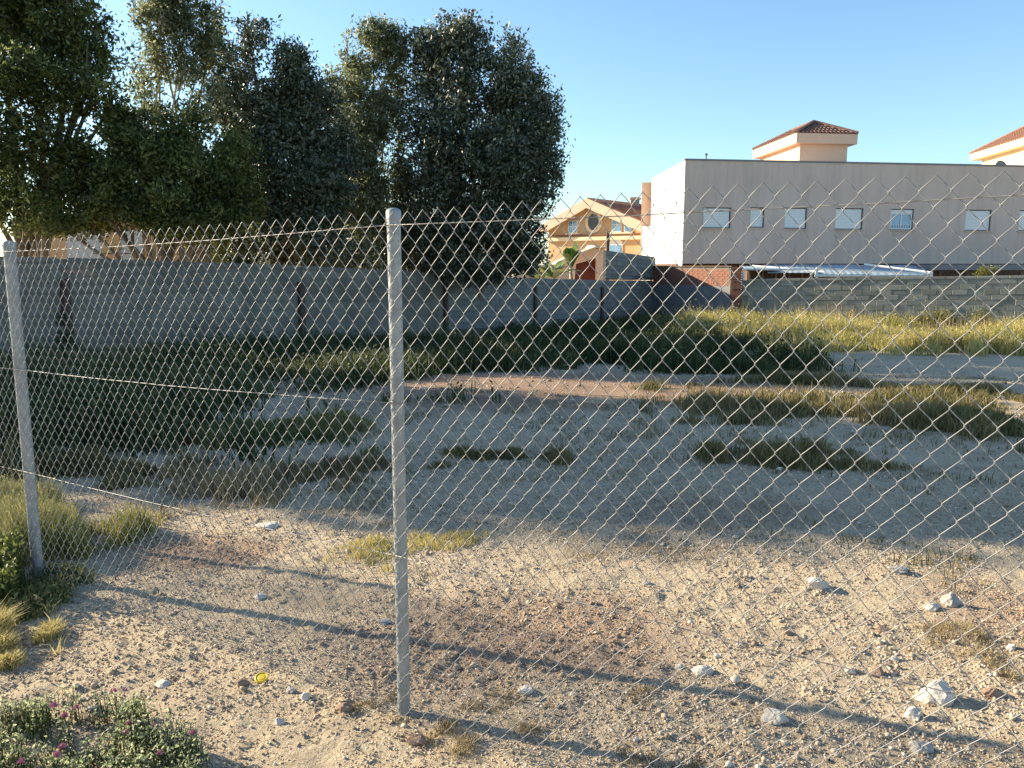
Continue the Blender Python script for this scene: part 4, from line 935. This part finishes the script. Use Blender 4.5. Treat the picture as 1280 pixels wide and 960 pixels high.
def banana(px, D, top, label, spread, nleaf, seed):
    r = random.Random(seed); b0 = Vector(gbasev(px, D)); tp = P(px, top, D).z; t = thing('banana_plant', label, 'plant', b0, 'banana plants before the ochre house')
    hgt = tp - b0.z; crown_z = b0.z + hgt * .55
    MB().tube([b0, Vector((b0.x + .05, b0.y, (b0.z + crown_z) / 2)), Vector((b0.x, b0.y, crown_z))], [.16, .12, .08], 9).build('stem', M['palebark'], t, sm=True)
    for k_ in range(nleaf):
        a = k_ * 2.4 + r.random(); el_ = r.uniform(.5, 1.35); L_ = hgt * .45 * r.uniform(.7, 1.05); st = Vector((b0.x, b0.y, crown_z))
        dr = Vector((math.cos(a) * math.cos(el_) * spread, math.sin(a) * math.cos(el_) * spread, math.sin(el_))); side = dr.cross(Z).normalized()
        V_ = []; ns = 7
        for i in range(ns):
            t_ = i / (ns - 1); c = st + dr * L_ * t_ - Z * (t_ ** 2.4) * L_ * r.uniform(.25, .35); wv = L_ * .17 * math.sin(math.pi * min(1, t_ * .92 + .08)) + .01
            V_ += [c + side * wv + Z * wv * .3, c, c - side * wv + Z * wv * .3]
        F_ = []
        for i in range(ns - 1):
            k2 = i * 3; F_ += [(k2, k2 + 1, k2 + 4, k2 + 3), (k2 + 1, k2 + 2, k2 + 5, k2 + 4)]
        o = MB().add(V_, F_).build('leaf', M['banana'], t, sm=True); at = o.data.attributes.new('rnd', 'FLOAT', 'POINT'); at.data.foreach_set('value', [min(1, max(0, r.random()))] * len(V_))
banana(713, 40.5, 284, 'tall narrow banana plant with upright dark leaves before the house', .5, 9, 3)
banana(692, 40, 308, 'low spreading banana plant with pale leaves beside the tall one', 1.5, 10, 5)
banana(676, 41, 318, 'small banana plant next to the tree edge', 1.3, 8, 9)

# ------------------------------------------------------------------ grasses
def in_poly(x, y, poly):
    ins = np.zeros(len(x), bool); n = len(poly)
    for i in range(n):
        x0, y0 = poly[i]; x1, y1 = poly[(i + 1) % n]
        c = ((y0 > y) != (y1 > y)) & (x < (x1 - x0) * (y - y0) / (y1 - y0 + 1e-12) + x0); ins ^= c
    return ins
def edge_dist(x, y, poly):
    d = np.full(len(x), 1e9); n = len(poly)
    for i in range(n):
        x0, y0 = poly[i]; x1, y1 = poly[(i + 1) % n]; L2 = (x1 - x0) ** 2 + (y1 - y0) ** 2 + 1e-9
        t = np.clip(((x - x0) * (x1 - x0) + (y - y0) * (y1 - y0)) / L2, 0, 1); d = np.minimum(d, np.hypot(x - x0 - t * (x1 - x0), y - y0 - t * (y1 - y0)))
    return d
def grass(name, label, pix, n, h, wid, m, clump=.25, bend=.5, world=None, tuft=3.0, gap=.35, tone=.5, cat='grass', leafy=0, soft=.9):
    poly = world or [tuple(G(*p_).xy) for p_ in pix]; xs_ = [p_[0] for p_ in poly]; ys_ = [p_[1] for p_ in poly]
    area = abs(sum(poly[i][0] * poly[(i + 1) % len(poly)][1] - poly[(i + 1) % len(poly)][0] * poly[i][1] for i in range(len(poly)))) / 2
    per = sum(math.dist(poly[i], poly[(i + 1) % len(poly)]) for i in range(len(poly))); ew = soft * 2 * area / per
    x = np.zeros(0); y = np.zeros(0); ed = np.zeros(0); tries = 0
    while len(x) < n and tries < 60:
        a = rng.uniform(min(xs_) - ew, max(xs_) + ew, n * 2); b = rng.uniform(min(ys_) - ew, max(ys_) + ew, n * 2)
        e = edge_dist(a, b, poly) * np.where(in_poly(a, b, poly), 1, -1)
        e = e + (vnoise(a * tuft * .5 + 3, b * tuft * .5) - .5) * ew * 2.6 + (vnoise(a * tuft * 1.9, b * tuft * 1.9) - .5) * ew * 1.6
        pe = smooth(-.35 * ew, .8 * ew, e); k_ = rng.random(len(a)) < pe
        de = vnoise(a * tuft, b * tuft) * .5 + vnoise(a * tuft * 3.1, b * tuft * 3.1) * .5; k_ &= de > gap * (.6 + .8 * rng.random(len(a)))
        x = np.concatenate([x, a[k_]]); y = np.concatenate([y, b[k_]]); ed = np.concatenate([ed, pe[k_]]); tries += 1
    x = x[:n]; y = y[:n]; ed = ed[:n]; n = len(x)
    hv = h * (.30 + .75 * vnoise(x * tuft * .8 + 5, y * tuft * .8)) * (.5 + .7 * rng.random(n)) * (.45 + .55 * ed); hv[rng.random(n) < .03] *= 1.4; z = gz(x, y) - .01
    th = rng.random(n) * 6.283; bd = hv * bend * (rng.random(n) ** .7); dx = np.cos(th) * bd; dy = np.sin(th) * bd
    ph = rng.random(n) * 6.283; wv = wid * (.6 + .8 * rng.random(n)); sx = np.cos(ph) * wv; sy = np.sin(ph) * wv
    v = np.stack([np.stack([x - sx, y - sy, z], 1), np.stack([x + sx, y + sy, z], 1),
                  np.stack([x + dx * .35 - sx * .8, y + dy * .35 - sy * .8, z + hv * .55], 1), np.stack([x + dx * .35 + sx * .8, y + dy * .35 + sy * .8, z + hv * .55], 1),
                  np.stack([x + dx, y + dy, z + hv * (1 - .25 * bend)], 1)], 1).reshape(-1, 3)
    k_ = np.arange(n)[:, None] * 5; f = np.concatenate([k_ + np.array([[0, 1, 3]]), k_ + np.array([[0, 3, 2]]), k_ + np.array([[2, 3, 4]])], 0)
    rn = np.clip(rng.normal(tone, .22, n) + (vnoise(x * 1.3 + 9, y * 1.3) - .5) * .6, 0, 1); rp_ = np.repeat(rn, 5)
    me = fast_mesh(name, v, 3, f)
    if leafy:
        # broad little leaves and seed heads among the blades
        q = int(n * leafy); ii = rng.choice(n, q); C = np.stack([x[ii] + dx[ii] * .5 + rng.normal(0, .02, q), y[ii] + dy[ii] * .5 + rng.normal(0, .02, q), z[ii] + hv[ii] * (.15 + .85 * rng.random(q))], 1)
        a = unit(q); b = unit(q); b -= a * (a * b).sum(1)[:, None]; b /= np.linalg.norm(b, axis=1)[:, None]; Ls = (wid * 7 * (.6 + .8 * rng.random(q)))[:, None]
        v2 = np.stack([C - a * Ls / 2, C + b * Ls / 4, C + a * Ls / 2, C - b * Ls / 4], 1).reshape(-1, 3); k2 = len(v) + np.arange(q)[:, None] * 4
        f2 = np.concatenate([k2 + np.array([[0, 1, 2]]), k2 + np.array([[0, 2, 3]])], 0); v = np.concatenate([v, v2]); f = np.concatenate([f, f2]); rp_ = np.concatenate([rp_, np.repeat(np.clip(rn[ii] + .05, 0, 1), 4)])
        me = fast_mesh(name, v, 3, f)
    at = me.attributes.new('rnd', 'FLOAT', 'POINT'); at.data.foreach_set('value', rp_.astype(np.float32))
    return tag(link(name, me, M[m]), label, cat, kind='stuff')
wl = lambda s, d_: tuple((wpt(s) + WN * d_).xy)
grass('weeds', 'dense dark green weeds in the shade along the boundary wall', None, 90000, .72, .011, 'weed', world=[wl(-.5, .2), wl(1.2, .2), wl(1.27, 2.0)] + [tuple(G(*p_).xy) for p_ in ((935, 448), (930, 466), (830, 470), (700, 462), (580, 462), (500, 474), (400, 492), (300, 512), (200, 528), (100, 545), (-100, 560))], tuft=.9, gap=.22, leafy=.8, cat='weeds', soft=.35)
rwp = lambda x_, d_: tuple((RS + RD * x_ + RN * d_).xy)
grass('tall_grass', 'tall sunlit yellow green grass in front of the right wall', None, 62000, .95, .011, 'grassyel', world=[rwp(-1.8, .2), rwp(15, .2)] + [tuple(G(*p_).xy) for p_ in ((1330, 446), (1150, 444), (950, 446), (880, 430), (845, 420))], tuft=.8, gap=.2, leafy=.6, tone=.74, soft=.35)
grass('dry_stems', 'tall dead straw stems standing up through the sunlit grass', None, 3000, 1.25, .006, 'grassdry', world=[rwp(-2, .6), rwp(14, .6), rwp(14, 4.0), rwp(6, 4.2), rwp(-2, 4.6)], tuft=.7, gap=.45, tone=.8, bend=.25, cat='weeds')
grass('dry_stems', 'thin dead stems scattered through the shaded weeds along the wall', None, 3500, .85, .006, 'grassdry', world=[wl(-.2, .5), wl(1.15, .5), wl(1.1, 3.2), wl(.5, 3.2), wl(-.1, 3.5)], tuft=.6, gap=.5, tone=.4, bend=.3, cat='weeds')
grass('weeds', 'dark leafy weeds standing between the tall grass and the right wall', None, 6000, 1.2, .014, 'grassmix', world=[rwp(-1.5, .3), rwp(9, .3), rwp(9, 1.7), rwp(-1.5, 1.9)], tuft=.6, gap=.5, leafy=1.2, cat='weeds')
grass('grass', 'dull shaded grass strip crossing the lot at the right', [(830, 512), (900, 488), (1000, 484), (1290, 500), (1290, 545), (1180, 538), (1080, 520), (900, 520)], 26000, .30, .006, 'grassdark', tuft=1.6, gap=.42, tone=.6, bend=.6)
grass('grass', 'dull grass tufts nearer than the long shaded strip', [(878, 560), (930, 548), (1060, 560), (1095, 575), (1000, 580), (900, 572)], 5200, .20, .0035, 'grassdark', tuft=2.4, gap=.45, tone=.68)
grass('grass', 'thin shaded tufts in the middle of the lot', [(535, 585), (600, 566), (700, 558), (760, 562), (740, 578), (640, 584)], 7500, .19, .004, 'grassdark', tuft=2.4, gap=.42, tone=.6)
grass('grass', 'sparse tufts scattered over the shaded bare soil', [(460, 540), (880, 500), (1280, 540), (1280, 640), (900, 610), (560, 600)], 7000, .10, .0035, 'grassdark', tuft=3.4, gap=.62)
grass('dry_grass', 'thin brown stubble spread over the middle of the lot', [(330, 545), (520, 478), (900, 474), (1290, 470), (1290, 560), (1000, 550), (760, 600), (500, 590)], 16000, .07, .004, 'grassdry', tuft=1.3, gap=.5, tone=.25, bend=.8)
grass('grass', 'green shaded grass island left of the centre post', [(195, 556), (250, 536), (330, 526), (430, 530), (470, 542), (420, 552), (300, 556)], 11000, .24, .0055, 'grassmix', tuft=2, gap=.25, tone=.4)
grass('dry_grass', 'dry straw tufts standing at the edge of the sunlit soil', [(205, 615), (230, 590), (300, 590), (385, 598), (340, 622), (290, 634), (240, 630)], 5200, .22, .0032, 'grassdry', tuft=5, gap=.3, bend=.35)
grass('dry_grass', 'small brownish tuft between dry straw and centre post', [(388, 594), (410, 578), (470, 577), (480, 588), (430, 597)], 2600, .17, .0032, 'grassdry', tuft=5, gap=.2, tone=.35)
grass('grass', 'short yellow grass patch behind the centre post', [(425, 702), (440, 688), (500, 680), (560, 664), (595, 672), (560, 690), (490, 702)], 4200, .085, .0020, 'grassyel', tuft=6, gap=.3, bend=.6, tone=.95)
grass('dry_grass', 'thin straw patch on the sunlit soil near the shade line', [(640, 700), (660, 668), (760, 664), (860, 680), (900, 705), (760, 712)], 2600, .045, .0018, 'grassdry', tuft=6, gap=.4, bend=.8)
grass('dry_grass', 'short brown grass patch at the right edge', [(1165, 812), (1190, 795), (1290, 810), (1290, 860), (1230, 850)], 2600, .075, .0012, 'grassdry', tuft=6, gap=.4, bend=.8, tone=.62)
grass('dry_grass', 'dry stubble around the foot of the centre post', [(520, 890), (560, 858), (620, 850), (800, 900), (830, 955), (640, 958), (560, 930)], 3200, .07, .0012, 'grassdry', tuft=7, gap=.5, bend=.7, tone=.55)
grass('tall_grass', 'lush sunlit grass clump around and behind the left post', [(-60, 735), (-60, 650), (40, 640), (110, 650), (138, 678), (100, 694), (60, 706), (20, 735)], 17000, .36, .0028, 'grassyel', tuft=3.5, gap=.2, tone=.66, leafy=.3, soft=.6, bend=.4)
grass('grass', 'darker grass behind the lush clump in the shade', [(40, 600), (60, 575), (200, 570), (230, 590), (180, 605), (60, 610)], 7000, .26, .005, 'grassdark', tuft=2, gap=.25)
grass('tall_grass', 'yellow drooping grass at the left edge in the foreground', [(-60, 860), (-60, 770), (20, 762), (62, 785), (40, 830), (0, 850)], 4200, .24, .0024, 'grassyel', tuft=4, gap=.15, tone=.75, bend=.9)
grass('weeds', 'green leafy weeds at the foot of the left post', [(10, 770), (20, 728), (75, 722), (80, 752), (50, 772)], 1500, .13, .004, 'grassmix', tuft=5, gap=.15, tone=.4, leafy=1.2, cat='weeds')
grass('grass', 'short straw fringe below the dry tufts', [(160, 650), (170, 618), (320, 628), (470, 600), (560, 640), (420, 650), (300, 645)], 3200, .05, .002, 'grassdry', tuft=5, gap=.45, bend=.8)

# dark leafy flowering weed left of the left post
def flower_plant(name, label, pixpoly, n, hgt, m, heads, hm, hr, headname, group=None, lsz=.018):
    poly = [tuple(G(*p_).xy) for p_ in pixpoly]; cx_ = sum(p_[0] for p_ in poly) / len(poly); cy_ = sum(p_[1] for p_ in poly) / len(poly)
    t = thing(name, label, 'plant', (cx_, cy_, float(gz(cx_, cy_))), group)
    xs_ = [p_[0] for p_ in poly]; ys_ = [p_[1] for p_ in poly]; a = rng.uniform(min(xs_), max(xs_), n * 4); b = rng.uniform(min(ys_), max(ys_), n * 4)
    k_ = in_poly(a, b, poly) & (vnoise(a * 9, b * 9) + .6 * vnoise(a * 22, b * 22) > .72); a = a[k_][:n]; b = b[k_][:n]; nn_ = len(a)
    hh = hgt * (.4 + .6 * vnoise(a * 5, b * 5)); z = gz(a, b) + hh * rng.random(nn_) ** .6
    leaf_mesh('foliage', np.stack([a, b, z], 1), lsz, lsz * .5, np.clip(rng.normal(.5, .25, nn_), 0, 1), M[m], t, nrm_up=0)
    st = MB()
    for i in range(0, min(nn_, 1500)):
        e = Vector((a[i], b[i], z[i])); g_ = Vector((a[i] + random.uniform(-.03, .03), b[i] + random.uniform(-.03, .03), float(gz(a[i], b[i])))); st.tube([g_, e], [.0013, .0008], 4, False)
    st.build('stems', M[m] if False else M['grassmix'], t)
    for (px, py) in heads:
        g_ = G(px, py + 25); D = g_.y; c = P(px, py, D); rr_ = hr * random.uniform(.8, 1.2)
        mb = MB(); ns = 26
        for k2 in range(ns):
            u = Vector(unit(1)[0]); u.z = abs(u.z) * .9 + .1; u.normalize(); s1 = u.orthogonal().normalized() * rr_ * .22
            mb.add([c, c + u * rr_ * .7 + s1, c + u * rr_ * 1.1, c + u * rr_ * .7 - s1], [(0, 1, 2, 3)])
        h = mb.build(headname, M[hm], t); MB().tube([Vector((c.x + .01, c.y, float(gz(c.x, c.y)))), c], [.0014, .001], 5, False).build('stalk', M['grassmix'], h)
flower_plant('flowering_weed', 'low clover-like weed with pink flower heads in the bottom left corner', [(-40, 990), (-40, 905), (40, 893), (120, 897), (170, 890), (190, 925), (250, 935), (262, 965), (240, 990)], 2900, .17, 'clover',
    [(33, 882), (67, 883), (97, 885), (81, 896), (142, 865), (155, 864), (158, 917), (194, 908), (163, 905), (242, 917), (26, 953), (78, 935), (200, 942), (70, 945)], 'pink', .014, 'flower_head', lsz=.015)
flower_plant('flowering_weed', 'tall weed with small white flower clusters at the left edge before the post', [(-60, 770), (-60, 720), (10, 712), (34, 735), (20, 765)], 2000, .36, 'leafgreen',
    [(19, 632), (18, 646), (30, 668), (5, 655), (8, 676)], 'petalwhite', .018, 'flower_cluster', lsz=.028)
